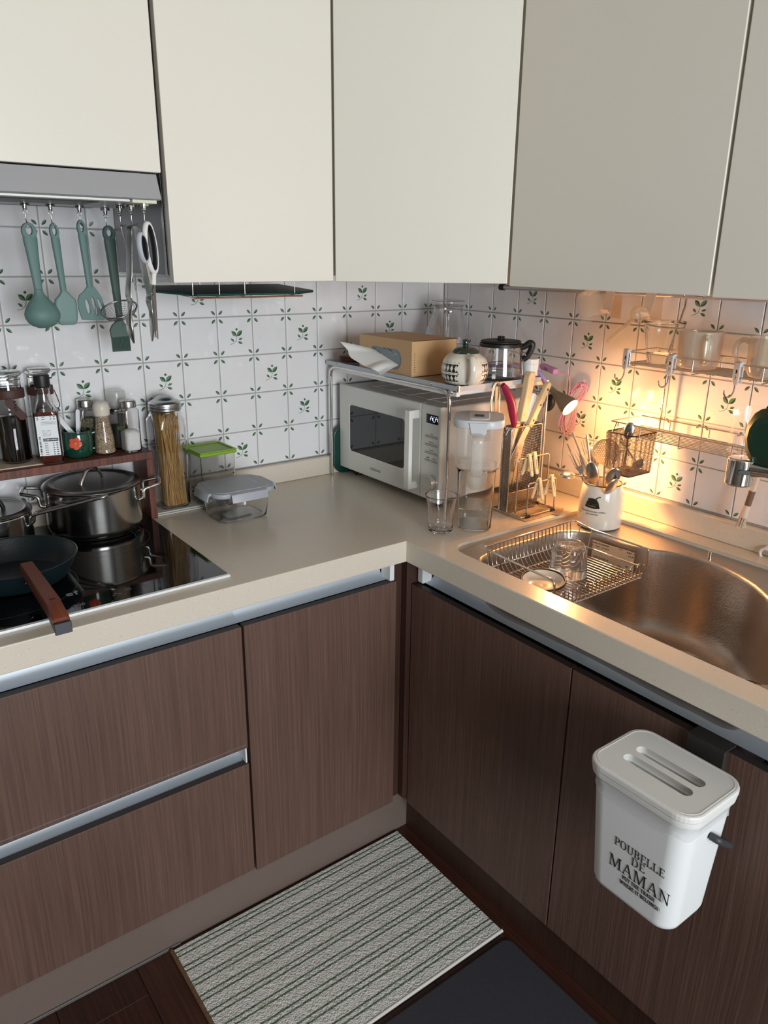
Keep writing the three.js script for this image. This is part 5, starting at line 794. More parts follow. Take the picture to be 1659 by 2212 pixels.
// ---------------------------------------------------------------- knife stand
{
  solo('dish_cloth', [box(-0.285, -0.145, CT + 0.0003, CT + 0.0022, 0.53, 0.655, 0.0008), at(box(-0.03, 0.03, 0.0022, 0.0036, -0.02, 0.02, 0.0006), -0.165, CT, 0.64, 0, 0.5)], std({ color: '#c9b9a0', roughness: 0.95, map: canvasTex(128, 128, (g, w, h) => { g.fillStyle = '#e2d6c4'; g.fillRect(0, 0, w, h); g.fillStyle = '#b7a58d'; for (let l = 0; l < 9; l++) for (let i = 0; i < 12; i++) if (rnd() < 0.7) g.fillRect(4 + i * 10, 6 + l * 14, rr(3, 9), 3); }, true, [9, 9]) }), 'thin printed cloth lying under the knife stand', 'cloth');
  const s = thing('knife_stand', 'chromed wire knife stand with a perforated steel sleeve and wire arms', 'knife rack', [0, 0, 0]);
  const B = CT + 0.0065, r = 0.0022;
  part('base_frame', [wire([V(-0.286, B, 0.536), V(-0.158, B, 0.536), V(-0.158, B, 0.640), V(-0.286, B, 0.640)], r, 0.006, { closed: true })], M.wire, s);
  for (const [x, z, t] of [[-0.262, 0.6405, 0], [-0.172, 0.6405, 0], [-0.1575, 0.575, 1], [-0.235, 0.536, 0]]) part('foot', t ? box(x - 0.0035, x + 0.0035, B - 0.0042, B + 0.003, z - 0.008, z + 0.008, 0.0015) : box(x - 0.008, x + 0.008, B - 0.0042, B + 0.003, z - 0.0035, z + 0.0035, 0.0015), M.blackPlastic, s);
  const X0 = -0.284, X1 = -0.176, Z0 = 0.562, Z1 = 0.590, T = 1.060;
  part('sleeve_rim', [wire([V(X0, T, Z0), V(X1, T, Z0), V(X1, T, Z1), V(X0, T, Z1)], 0.0020, 0.012, { closed: true }), wire([V(X0, B, Z1), V(X0, T, Z1), V(X1, T, Z1), V(X1, 0.87, Z1)], 0.0020, 0.008), wire([V(X0, B, Z0), V(X0, T, Z0)], 0.002), wire([V(X0 + 0.012, 0.895, Z1), V(X1 - 0.012, 0.895, Z1)], 0.0018)], M.wire, s);
  const perf = (a0, a1, y0, y1, f, p = 0.0042, w = 0.0012) => { const o = []; const n = Math.round((a1 - a0) / p), m = Math.round((y1 - y0) / p); for (let k = 0; k <= n; k++) { const a = a0 + (a1 - a0) * k / n; o.push(f(a - w, a + w, y0, y1)); } for (let k = 0; k <= m; k++) { const y = y0 + (y1 - y0) * k / m; o.push(f(a0, a1, y - w, y + w)); } return o; };
  const bb = (x0, x1, y0, y1, z0, z1) => boxUV(new THREE.BoxGeometry(x1 - x0, y1 - y0, z1 - z0)).translate((x0 + x1) / 2, (y0 + y1) / 2, (z0 + z1) / 2);
  const sl = [...perf(Z0, Z1, 0.848, T, (a, b, c, d) => bb(X0 - 0.0003, X0 + 0.0003, c, d, a, b)), ...perf(X0, X1, 0.848, T, (a, b, c, d) => bb(a, b, c, d, Z0 - 0.0003, Z0 + 0.0003)), ...perf(Z0, Z1, 0.848, T, (a, b, c, d) => bb(X1 - 0.0003, X1 + 0.0003, c, d, a, b)), ...perf(X0, X1, 0.848, 0.895, (a, b, c, d) => bb(a, b, c, d, Z1 - 0.0003, Z1 + 0.0003))];
  part('perforated_sleeve', sl, M.steel, s).userData.kind = 'stuff';
  const arm = (z, x0, x1, y) => wire([V(x0, B, z), V(x0, y, z), V(x1, y, z), V(x1, B, z)], 0.0021, 0.008);
  part('arm', arm(0.608, -0.272, -0.162, 0.985), M.wire, s); part('arm', arm(0.630, -0.255, -0.154, 0.925), M.wire, s);
  const rig = [[-0.148, 1.0]]; void rig;
  const pin = (x, y, z, t, lab) => { const p = thing('clothes_peg', lab, 'clothes peg', [x, y, z], t, undefined);
    const jaw = (m) => { const g = extrude([[-0.0062, 0.010], [0.0062, 0.010], [0.0068, -0.02], [0.0058, -0.044], [0.002, -0.047], [-0.002, -0.047], [-0.0058, -0.044], [-0.0068, -0.02]], 0.0045, 0.0012, [rrect(0.0042, 0.026, 0.002, 3, 0, -0.022)]); return at(g, 0, 0, m > 0 ? 0.0015 : -0.006, m > 0 ? -0.20 : 0.24); };
    const cm = std({ color: '#dcc9a2', roughness: 0.45 }); part('jaw', jaw(1), cm, p); part('jaw', jaw(-1), cm, p);
    part('rivet', at(cyl(0.0014, 0.0014, 0.016, 10).translate(0, -0.008, 0).rotateX(Math.PI / 2), 0, -0.036, 0.004), M.steel, p);
    part('spring', at(new THREE.TorusGeometry(0.0055, 0.0009, 6, 18, 4.2).rotateY(Math.PI / 2), 0, -0.014, -0.006), M.steel, p); };
  pin(-0.238, 0.984, 0.609, 0.25, 'cream plastic peg clipped left on the upper wire arm of the knife stand'); pin(-0.220, 0.987, 0.609, 0.2, 'cream plastic peg clipped right on the upper wire arm of the knife stand');
  pin(-0.219, 0.925, 0.631, 0.35, 'cream plastic peg clipped left on the lower wire arm of the knife stand'); pin(-0.174, 0.926, 0.631, 0.2, 'cream plastic peg clipped right on the lower wire arm of the knife stand');
  const ori = (p, q) => { const d = q.clone().sub(p).normalize(); const m = new THREE.Matrix4(); const zax = V(0.15, 0, 1).normalize(), y = d, x = new THREE.Vector3().crossVectors(y, zax).normalize(), z = new THREE.Vector3().crossVectors(x, y); return m.makeBasis(x, y, z).setPosition(p); };
  function knife(lab, p, q, hl, w, th, blade, mat, rivet) { // p: heel (at the top of the sleeve), q: end of the handle
    const k = thing('kitchen_knife', lab, 'knife', [0, 0, 0]), m = ori(p, q);
    const o = [[-w * 0.9, 0.0], [-w, hl * 0.25], [-w * 0.92, hl * 0.6], [-w * 1.1, hl * 0.9], [-w * 0.7, hl], [w * 0.6, hl], [w * 0.95, hl * 0.93], [w, hl * 0.5], [w * 0.95, 0.0]];
    part('handle', extrude(o, th, 0.003).translate(0, 0, -th / 2).applyMatrix4(m), mat, k);
    for (const t of [0.15, 0.5, 0.85]) part('rivet', new THREE.CylinderGeometry(0.003, 0.003, th + 0.0012, 14).rotateX(Math.PI / 2).translate(0, hl * t, 0).applyMatrix4(m), rivet, k);
    part('blade', extrude([[-w * 1.1, 0], [w * 0.95, 0], [w * 1.0, -0.012], [w * 0.4, -blade * 0.75], [-w * 0.3, -blade], [-w * 1.35, -blade * 0.6], [-w * 1.4, -0.02]], 0.0016, 0.0004).translate(0, 0, -0.0008).applyMatrix4(m), M.steel, k); return k; }
  const cream = std({ color: '#d6bf95', roughness: 0.5 });
  knife('large kitchen knife with a cream riveted handle standing in the knife stand', V(-0.240, 1.070, 0.577), V(-0.220, 1.190, 0.580), 0.122, 0.0135, 0.017, 0.18, cream, std({ color: '#cdb98f', metalness: 0.5, roughness: 0.35 }));
  knife('slim knife with a cream handle and dark rivets leaning right in the knife stand', V(-0.218, 1.056, 0.583), V(-0.162, 1.164, 0.590), 0.118, 0.0095, 0.013, 0.13, cream, std({ color: '#5e5142', metalness: 0.5, roughness: 0.4 }));
  const k3 = thing('paring_knife', 'small knife with a plain white handle between the two cream knives', 'knife', [0, 0, 0]), m3 = ori(V(-0.217, 1.060, 0.5745), V(-0.199, 1.133, 0.5745));
  part('handle', rstack([[0, 0.016, 0.010, 0.004], [0.03, 0.019, 0.011, 0.005], [0.072, 0.021, 0.011, 0.005], [0.077, 0.016, 0.008, 0.004]]).applyMatrix4(m3), M.whitePlastic, k3); part('blade', extrude([[-0.008, 0], [0.008, 0], [0.006, -0.13], [0, -0.16], [-0.007, -0.12]], 0.0014).applyMatrix4(m3), M.steel, k3);
  const rd = thing('fruit_knife', 'knife with a curved raspberry red handle in the knife stand', 'knife', [0, 0, 0]);
  part('handle', sweep(curve([V(-0.311, 1.166, 0.577), V(-0.296, 1.149, 0.577), V(-0.280, 1.123, 0.577), V(-0.271, 1.095, 0.577), V(-0.265, 1.070, 0.577), V(-0.266, 1.058, 0.577)], 26), (t) => 0.0035 + 0.0085 * Math.sin(Math.PI * Math.min(1, t * 0.85 + 0.12)), { seg: 14, up: V(0, 0, 1), b: (t) => 0.003 + 0.006 * Math.sin(Math.PI * Math.min(1, t * 0.85 + 0.12)) }), std({ color: '#8c123c', roughness: 0.3 }), rd, 'raspberry red handle');
  part('blade', extrude([[-0.275, 1.059], [-0.257, 1.059], [-0.255, 0.94], [-0.265, 0.91], [-0.277, 0.94]], 0.0014).translate(0, 0, 0.5765), M.steel, rd);
  const pe = thing('peeler', 'steel peeler with a looped serrated blade behind the red knife', 'peeler', [0, 0, 0]);
  part('frame', sweep(curve([V(-0.272, 0.93, 0.569), V(-0.286, 1.04, 0.571), V(-0.338, 1.095, 0.572), V(-0.338, 1.15, 0.573), V(-0.331, 1.171, 0.573), V(-0.322, 1.171, 0.573), V(-0.315, 1.15, 0.573), V(-0.313, 1.095, 0.572), V(-0.276, 1.04, 0.571)], 40), 0.0032, { seg: 8, up: V(0, 0, 1), b: 0.0012 }), M.steel, pe);
  part('blade', [box(-0.330, -0.3225, 1.092, 1.163, 0.5722, 0.5738, 0.0004), ...Array.from({ length: 14 }, (_, k) => box(-0.3225, -0.3205, 1.094 + k * 0.005, 1.0968 + k * 0.005, 0.5722, 0.5738, 0.0002))], M.steel, pe);
  const ld = thing('serving_spoon', 'black nylon spoon standing against the wall behind the knives', 'spoon', [0, 0, 0]);
  part('bowl', at(new THREE.SphereGeometry(0.024, 24, 14).scale(0.45, 1, 0.72), -0.052, 1.085, 0.500, 0.35), M.blackPlastic, ld); part('handle', sweep(curve([V(-0.056, 1.066, 0.493), V(-0.062, 1.02, 0.491), V(-0.075, 0.95, 0.488), V(-0.085, CT + 0.003, 0.484)], 20), 0.0035, { seg: 8 }), M.blackPlastic, ld);
}
// ---------------------------------------------------------------- crock with cutlery on the sink ledge
const FY = CT - 0.0085 + 0.0002;
const CR = V(-0.1335, FY, 0.757);
{
  const c = thing('utensil_crock', 'white enamel utensil crock with a printed coffee picture on the sink ledge', 'crock', [CR.x, CR.y, CR.z], 0);
  const en = phy({ color: '#e4dccf', roughness: 0.12, clearcoat: 1, clearcoatRoughness: 0.04 });
  part('body', lathe(smooth([[0.0001, 0.001], [0.045, 0.0005], [0.0512, 0.004], [0.0525, 0.012], [0.0525, 0.0275]], 20).concat([[0.0515, 0.0282], [0.0515, 0.0290], [0.0525, 0.0297]], smooth([[0.0525, 0.0297], [0.0522, 0.05], [0.0505, 0.08], [0.0475, 0.1], [0.0452, 0.1085], [0.0445, 0.1095], [0.0432, 0.1085], [0.045, 0.1], [0.049, 0.06], [0.049, 0.01], [0.0001, 0.006]], 50)), 72), en, c);
  part('rim', new THREE.TorusGeometry(0.0445, 0.0016, 8, 72).rotateX(Math.PI / 2).translate(0, 0.1095, 0), std({ color: '#4d4033', metalness: 0.6, roughness: 0.25 }), c, 'dark metal rim');
  const tx = canvasTex(512, 512, (g, w, h) => { g.clearRect(0, 0, w, h); g.fillStyle = '#26241c'; // an old hand coffee mill
    g.beginPath(); g.moveTo(120, 250); g.quadraticCurveTo(130, 180, 160, 160); g.lineTo(345, 150); g.quadraticCurveTo(370, 170, 382, 250); g.lineTo(400, 300); g.quadraticCurveTo(250, 335, 96, 300); g.closePath(); g.fill();
    g.beginPath(); g.ellipse(248, 140, 92, 34, 0, 0, 7); g.fill(); g.lineWidth = 15; g.strokeStyle = '#26241c'; g.beginPath(); g.moveTo(300, 130); g.lineTo(352, 78); g.lineTo(382, 66); g.stroke(); g.beginPath(); g.arc(386, 64, 13, 0, 7); g.fill();
    g.strokeStyle = '#5d5a44'; g.lineWidth = 4; g.beginPath(); g.ellipse(248, 140, 74, 22, 0, 0, 7); g.moveTo(140, 215); g.quadraticCurveTo(250, 240, 372, 212); g.moveTo(176, 165); g.lineTo(168, 220); g.moveTo(330, 160); g.lineTo(338, 215); g.stroke();
    g.fillStyle = '#8d896c'; g.font = 'bold 40px serif'; g.textAlign = 'center'; g.fillText('London', 248, 282); g.fillStyle = '#2a2720'; g.font = 'italic bold 47px serif'; g.fillText('Two afternoon coffee', 256, 400); g.fillText('in London', 256, 455); });
  const pg = new THREE.CylinderGeometry(0.0519, 0.0527, 0.060, 30, 1, true, -0.62, 1.24).translate(0, 0.063, 0);
  part('print', at(pg, 0, 0, 0, 0, -1.30, 0), std({ map: tx, transparent: true, alphaTest: 0.35, roughness: 0.25 }), c);
}
{ // cutlery: each piece built along +y, then stood between two points
  const stand = (g, p, q, face = V(-0.7, 0, 0.7)) => { const y = q.clone().sub(p).normalize(), x = new THREE.Vector3().crossVectors(y, face).normalize(), z = new THREE.Vector3().crossVectors(x, y); return g.applyMatrix4(new THREE.Matrix4().makeBasis(x, y, z).setPosition(p)); };
  const at2 = (dx, dz) => V(CR.x + dx, FY + 0.012, CR.z + dz);
  const chop = (lab, b, t) => solo('chopstick', stand(sweep([V(0, 0, 0), V(0, 0.1, 0), V(0, b.distanceTo(t), 0)], (u) => 0.0034 - 0.0006 * u, { seg: 8 }), b, t), M.steel, lab, 'chopstick');
  chop('steel chopstick reaching highest at the left of the crock', at2(0.01, 0.015), V(-0.133, 1.043, 0.652)); chop('steel chopstick standing almost upright in the crock behind the forks', at2(0.0, -0.006), V(-0.130, 1.046, 0.693));
  chop('steel chopstick leaning furthest to the left in the crock', at2(-0.006, 0.012), V(-0.136, 1.013, 0.642)); chop('steel chopstick between the skimmer and the left hand forks', at2(0.012, 0.0), V(-0.118, 1.036, 0.684));
  function flat(name, cat, lab, b, t, kind, face) {
    const L = b.distanceTo(t), o = thing(name, lab, cat, [0, 0, 0]), hl = L - (kind === 'spoon' ? 0.05 : 0.06);
    part('handle', stand(sweep([V(0, 0, 0.002), V(0, hl * 0.3, 0.001), V(0, hl * 0.8, 0), V(0, hl, 0.003)], (u) => 0.0048 - 0.0026 * u, { seg: 10, up: V(0, 0, 1), b: 0.0011 }), b, t, face), M.steel, o);
    if (kind === 'spoon') part('bowl', stand(at(new THREE.SphereGeometry(1, 20, 12).scale(0.0165, 0.027, 0.0055), 0, hl + 0.024, 0.002), b, t, face), M.steel, o);
    else { part('head', stand(extrude([[-0.002, 0], [0.002, 0], [0.009, 0.012], [0.0105, 0.02], [-0.0105, 0.02], [-0.009, 0.012]], 0.0016, 0.0004).translate(0, hl, 0.002), b, t, face), M.steel, o); for (let k = 0; k < 4; k++) part('tine', stand(sweep([V(-0.009 + k * 0.006, hl + 0.018, 0.003), V(-0.0095 + k * 0.00633, hl + 0.04, 0.002), V(-0.0098 + k * 0.0065, L, 0.005)], (u) => 0.0012 - 0.0004 * u, { seg: 6 }), b, t, face), M.steel, o); }
    return o;
  }
  flat('fork', 'fork', 'steel table fork in the crock, tines up in front of the pale skimmer', at2(0.004, 0.0), V(-0.152, 1.022, 0.786), 'fork'); flat('fork', 'fork', 'small steel fork leaning left in the crock', at2(0.006, 0.016), V(-0.148, 1.000, 0.668), 'fork');
  flat('fork', 'fork', 'steel fork high at the back of the crock beside the upright chopstick', at2(0.01, 0.01), V(-0.122, 1.032, 0.676), 'fork', V(-0.2, 0, 1));
  flat('spoon', 'spoon', 'steel spoon with its bowl turned away in the middle of the crock', at2(0.0, 0.01), V(-0.160, 0.990, 0.735), 'spoon', V(-1, 0, 0.3)); flat('spoon', 'spoon', 'steel spoon leaning right in the crock under the mesh basket', at2(0.0, -0.02), V(-0.160, 0.992, 0.812), 'spoon', V(-0.5, 0.3, 0.6));
  flat('spoon', 'spoon', 'steel spoon half hidden behind the mesh basket at the right of the crock', at2(-0.01, -0.012), V(-0.172, 0.970, 0.818), 'spoon', V(-0.2, 0.2, 1));
  flat('spoon', 'spoon', 'steel spoon at the back of the crock with its bowl caught among the chopsticks', at2(0.016, 0.004), V(-0.115, 1.012, 0.700), 'spoon', V(-1, 0, 0.2));
  const kn = thing('table_knife', 'steel table knife leaning left between the chopsticks', 'knife', [0, 0, 0]); { const b = at2(0.012, 0.014), t = V(-0.130, 1.0, 0.672); part('handle', stand(sweep([V(0, 0, 0), V(0, 0.04, 0), V(0, 0.09, 0)], 0.0065, { seg: 10, up: V(0, 0, 1), b: 0.003 }), b, t), M.steel, kn); part('blade', stand(extrude([[-0.006, 0.088], [0.006, 0.088], [0.007, 0.15], [0.002, b.distanceTo(t)], [-0.006, 0.16]], 0.0012), b, t), M.steel, kn); }
  const l = thing('ladle_spoon', 'small steel ladle hanging over the left rim of the crock', 'ladle', [0, 0, 0]);
  part('bowl', at(lathe(smooth([[0.0001, 0.009], [0.010, 0.008], [0.017, 0.0045], [0.0205, 0], [0.0212, 0.0002], [0.0175, 0.0058], [0.010, 0.0095], [0.0001, 0.0105]], 40), 40), -0.150, 0.938, 0.660, 0.1, 0, 0.12), M.steel, l); part('handle', sweep(curve([V(-0.146, 0.940, 0.678), V(-0.142, 0.944, 0.70), V(-0.138, 0.946, 0.718), V(-0.132, 0.92, 0.738), V(-0.128, 0.86, 0.762)], 24), 0.0032, { seg: 8, b: 0.0018 }), M.steel, l);
  const sk = thing('skimmer', 'pale round perforated skimmer standing at the back of the crock', 'skimmer', [0, 0, 0]);
  const holes = []; for (let i = -5; i <= 5; i++) for (let k = -5; k <= 5; k++) { const x = i * 0.0052 + (k % 2) * 0.0026, y = k * 0.0046; if (Math.hypot(x, y) < 0.0275) holes.push(ell(0.0015, 0.0015, 6, x, y)); }
  const fc = V(-0.9, 0.1, 0.45).normalize(), b0 = at2(0.018, -0.004), t0 = V(-0.112, 1.042, 0.739);
  part('disc', stand(extrude(ell(0.033, 0.033, 40), 0.0016, 0.0004, holes).translate(0, b0.distanceTo(t0) - 0.033, 0), b0, t0, fc), std({ color: '#e6dcc0', metalness: 0.2, roughness: 0.35 }), sk); part('handle', stand(sweep([V(0, 0, 0), V(0, b0.distanceTo(t0) - 0.064, 0)], 0.004, { seg: 8, b: 0.0015, up: V(0, 0, 1) }), b0, t0, fc), M.steel, sk);
}
// ---------------------------------------------------------------- rail and two hanging wire shelves
{
  const r = thing('wall_rail', 'round steel kitchen rail fixed under the wall cabinets above the sink', 'rail', [0, 0, 0]);
  part('tube', sweep([V(-0.05, 1.3745, 0.303), V(-0.05, 1.3785, 1.6)], 0.0065, { seg: 16 }), M.steelBrushed, r);
  part('end_cap', sweep([V(-0.05, 1.3743, 0.292), V(-0.05, 1.3744, 0.308)], 0.0085, { seg: 16 }), M.darkMetal, r); part('back_bar', box(-0.062, -0.003, 1.384, 1.400, 0.31, 1.6, 0.001), std({ color: '#c9b49c', roughness: 0.45 }), r);
  part('bracket', [box(-0.058, -0.042, 1.3835, 1.392, 0.890, 0.908, 0.0015), at(cyl(0.009, 0.009, 0.014, 18), -0.05, 1.3775, 0.892, Math.PI / 2)], M.chrome, r);
}
const shelf = (lab, y, h, x0, x1, z0, z1, posts) => {
  const s = thing('wire_shelf', lab, 'wire shelf', [0, 0, 0]), yb = y - h, w = 0.0016;
  part('rail', wire([V(x1, y, z0 + 0.004), V(x0, y, z0), V(x0, y, z1), V(x1, y, z1)], w, 0.004), M.wire, s); part('rail', wire([V(x1, y, z0 + 0.004), V(x1, y, z1)], w, 0.004), M.wire, s);
  part('rail', wire([V(x1, yb, z0 + 0.004), V(x0, yb, z0), V(x0, yb, z1), V(x1, yb, z1), V(x1, yb, z0 + 0.004)], w, 0.004), M.wire, s);
  for (const z of posts) { part('post', wire([V(x0, y, z), V(x0 - 0.001, yb - 0.006, z), V(x0 + 0.014, yb - 0.006, z), V(x1 - 0.01, yb - 0.003, z), V(x1, yb, z), V(x1, y, z)], 0.0014, 0.003), M.wire, s); }
  for (let k = 1; k < 9; k++) part('grid_wire', sweep([V(x0 + (x1 - x0) * k / 9, yb, z0 + 0.002), V(x0 + (x1 - x0) * k / 9, yb, z1)], 0.0011, { seg: 6 }), M.wire, s);
  return s;
};
const US = { y: 1.2545, h: 0.026 }, LS = { y: 1.0915, h: 0.0245 };
shelf('upper chromed wire shelf hanging from the rail, holding a tumbler and mugs', US.y, US.h, -0.142, -0.034, 0.786, 1.42, [0.80, 0.955, 1.105, 1.30]);
shelf('lower chromed wire shelf near the sink, with the mesh basket hooked on it', LS.y, LS.h, -0.137, -0.021, 0.763, 1.42, [0.845, 0.945, 1.065, 1.25]);
for (const [z, lab] of [[0.828, 'long bent steel hanger rod behind the glass tumbler, carrying both wire shelves'], [1.34, 'long bent steel hanger rod of the wire shelves past the right edge of the photo']])
  solo('shelf_hanger', [wire([V(-0.042, 1.3665, z + 0.03), V(-0.0575, 1.376, z + 0.03), V(-0.05, 1.3875, z + 0.028), V(-0.040, 1.384, z + 0.026), V(-0.031, 1.355, z + 0.022), V(-0.031, 1.24, z - 0.006), V(-0.0185, 1.2, z - 0.010), V(-0.0185, 1.062, z - 0.012)], 0.0024, 0.006)], M.wire, lab, 'hanger');
{ // things on the upper shelf
  const y = US.y - US.h + 0.0013;
  const t = thing('glass_tumbler', 'tapered clear glass tumbler with a thick base on the upper wire shelf', 'glass', [-0.082, y, 0.838], 0);
  part('body', lathe([[0.0001, 0.0003], [0.028, 0.0003], [0.0295, 0.003], [0.032, 0.02], [0.0445, 0.0885], [0.0455, 0.0915], [0.0438, 0.0915], [0.042, 0.086], [0.0305, 0.024], [0.029, 0.0205], [0.0001, 0.0185]], 64), M.glass, t);
  const m = thing('glass_mug', 'pearly amber glass mug with its handle to the right, beside the tumbler', 'mug', [-0.086, y, 0.931], 0);
  const mg = phy({ color: '#f2ebe0', transmission: 0.7, roughness: 0.12, thickness: 0, iridescence: 0.6 });
  part('body', lathe(smooth([[0.0001, 0.001], [0.034, 0.0005], [0.040, 0.005], [0.044, 0.02], [0.0452, 0.05], [0.0450, 0.078], [0.0435, 0.078], [0.0436, 0.05], [0.041, 0.012], [0.0001, 0.006]], 50), 56), mg, m);
  part('handle', sweep(curve([V(0, 0.066, 0.0435), V(0, 0.070, 0.056), V(0, 0.062, 0.067), V(0, 0.040, 0.069), V(0, 0.020, 0.058), V(0, 0.014, 0.0425)], 26), 0.0055, { seg: 10 }), mg, m); m.rotation.y = -0.75;
  const m2 = m.clone(); m2.name = numbered('glass_mug'); scene.add(m2); m2.userData = { label: 'pearly amber glass mug with its handle to the left, cut off by the right edge', category: 'mug' }; m2.position.set(-0.095, y, 1.093); m2.rotation.y = Math.PI + 0.25;
}
{ // three plastic clip hooks on the front rail of the upper shelf
  const mk = (z, lab) => { const h = thing('clip_hook', lab, 'hook', [-0.142, US.y, z], -Math.PI / 2 - 0.25, 'white plastic clip hooks on the upper shelf rail');
    part('clip', [extrude([[-0.0075, 0.004], [0.0075, 0.004], [0.0078, -0.022], [0.006, -0.035], [0.003, -0.040], [-0.003, -0.040], [-0.006, -0.035], [-0.0078, -0.022]], 0.0045, 0.001, [rrect(0.006, 0.0075, 0.001, 2, 0, -0.013), rrect(0.0052, 0.007, 0.001, 2, 0, -0.0245)]).translate(0, 0, 0.0022), at(cyl(0.0048, 0.0048, 0.015, 16).translate(0, -0.0075, 0).rotateZ(Math.PI / 2), 0, 0.0015, 0.001), extrude([[-0.0075, 0.004], [0.0075, 0.004], [0.0062, -0.035], [-0.0062, -0.035]], 0.0028, 0.0007).translate(0, 0, -0.0062)], std({ color: '#c9c8c9', roughness: 0.35 }), h);
    part('spring', box(-0.0028, 0.0028, -0.0165, -0.0095, 0.0008, 0.0035, 0.0005), M.darkMetal, h);
    part('hook', sweep(curve([V(0, -0.038, 0.004), V(0.001, -0.052, 0.006), V(0, -0.062, 0.012), V(-0.004, -0.0635, 0.019), V(-0.006, -0.057, 0.0235), V(-0.0065, -0.050, 0.0245)], 22), 0.0016, { seg: 8 }), std({ color: '#8c7464', metalness: 0.9, roughness: 0.25 }), h); };
  mk(0.793, 'white clip hook leftmost on the rail of the upper wire shelf'); mk(0.906, 'white clip hook in front of the tumbler and the first mug'); mk(1.055, 'white clip hook in front of the second mug, rightmost of three');
}
{ // two sheet metal hooks over the rail, with a plastic cup and a scoop
  const hk = (z, lab) => { const h = thing('rail_hook', lab, 'hook', [-0.05, 1.376, z], 0, undefined);
    const pr = [[-0.002, 0.0078], [-0.0105, 0.0078], [-0.014, 0.006], [-0.026, -0.048], [-0.0345, -0.040]]; const fr = [[-0.002, 0.0078], [0.0105, 0.0065], [0.012, 0], [0.012, -0.062]];
    const rib = (p, w0, w1) => loft(p.map(([x, y], i) => { const w = w0 + (w1 - w0) * i / (p.length - 1); return [V(x, y, -w), V(x - 0.0008, y + 0.0008, -w), V(x - 0.0008, y + 0.0008, w), V(x, y, w)]; }), { crease: 0.5 });
    part('front_leaf', rib(pr, 0.0155, 0.010), std({ color: '#d9c3ad', roughness: 0.35 }), h); part('back_leaf', rib(fr, 0.0155, 0.0145), std({ color: '#d9c3ad', roughness: 0.35 }), h); };
  hk(0.672, 'folded cream metal rail hook that holds the clear plastic cup'); hk(0.783, 'folded cream metal rail hook that holds the plastic scoop');
  const soft = phy({ color: '#f3ead9', transmission: 0.72, roughness: 0.16, thickness: 0 });
  const c = thing('measuring_cup', 'small clear plastic measuring cup hung upside down on the left rail hook', 'cup', [-0.094, 1.347, 0.640], 0);
  part('body', lathe([[0.0001, 0.030], [0.026, 0.029], [0.0285, 0.025], [0.031, -0.030], [0.0325, -0.0315], [0.0315, -0.0335]], 48).translate(0, 0, 0), phy({ color: '#fbf6ec', transmission: 0.88, roughness: 0.08, thickness: 0 }), c); c.rotation.set(0.0, 0.3, 0.0); c.rotation.x = -0.42;
  part('base', disc(0.026, 0.0014, 0.0285, 40), soft, c);
  const s = thing('measuring_scoop', 'translucent plastic scoop with a long handle on the right rail hook', 'scoop', [-0.092, 1.334, 0.778], 0);
  part('bowl', at(lathe(smooth([[0.0001, 0.017], [0.011, 0.0155], [0.019, 0.009], [0.0225, -0.002], [0.0225, -0.012], [0.0238, -0.013]], 30), 40), 0, 0, 0, -0.35), soft, s);
  part('handle', sweep([V(0.004, -0.012, -0.018), V(0.006, -0.032, -0.042), V(0.012, -0.072, -0.090)], 0.0055, { seg: 8, up: V(-1, 0, 0), b: 0.0018 }), soft, s);
}
{ // ribbed glass on the lower shelf
  const y = LS.y - LS.h + 0.0013, g = thing('ribbed_glass', 'straight ribbed glass on the lower wire shelf by the tap', 'glass', [-0.082, y, 1.070], 0), rings = [];
  const ring = (r, y2, rib) => Array.from({ length: 144 }, (_, k) => { const a = k / 144 * 2 * Math.PI, q = r + (rib ? 0.0009 * Math.abs(Math.sin(a * 18)) : 0); return V(Math.cos(a) * q, y2, -Math.sin(a) * q); });
  for (const [r, y2, b] of [[0.036, 0.0005, 0], [0.0395, 0.003, 1], [0.0395, 0.090, 1], [0.0395, 0.094, 0], [0.0385, 0.095, 0], [0.0378, 0.094, 0], [0.0374, 0.01, 0], [0.035, 0.006, 0]]) rings.push(ring(r, y2, b));
  part('body', loft(rings), M.pane, g);
}
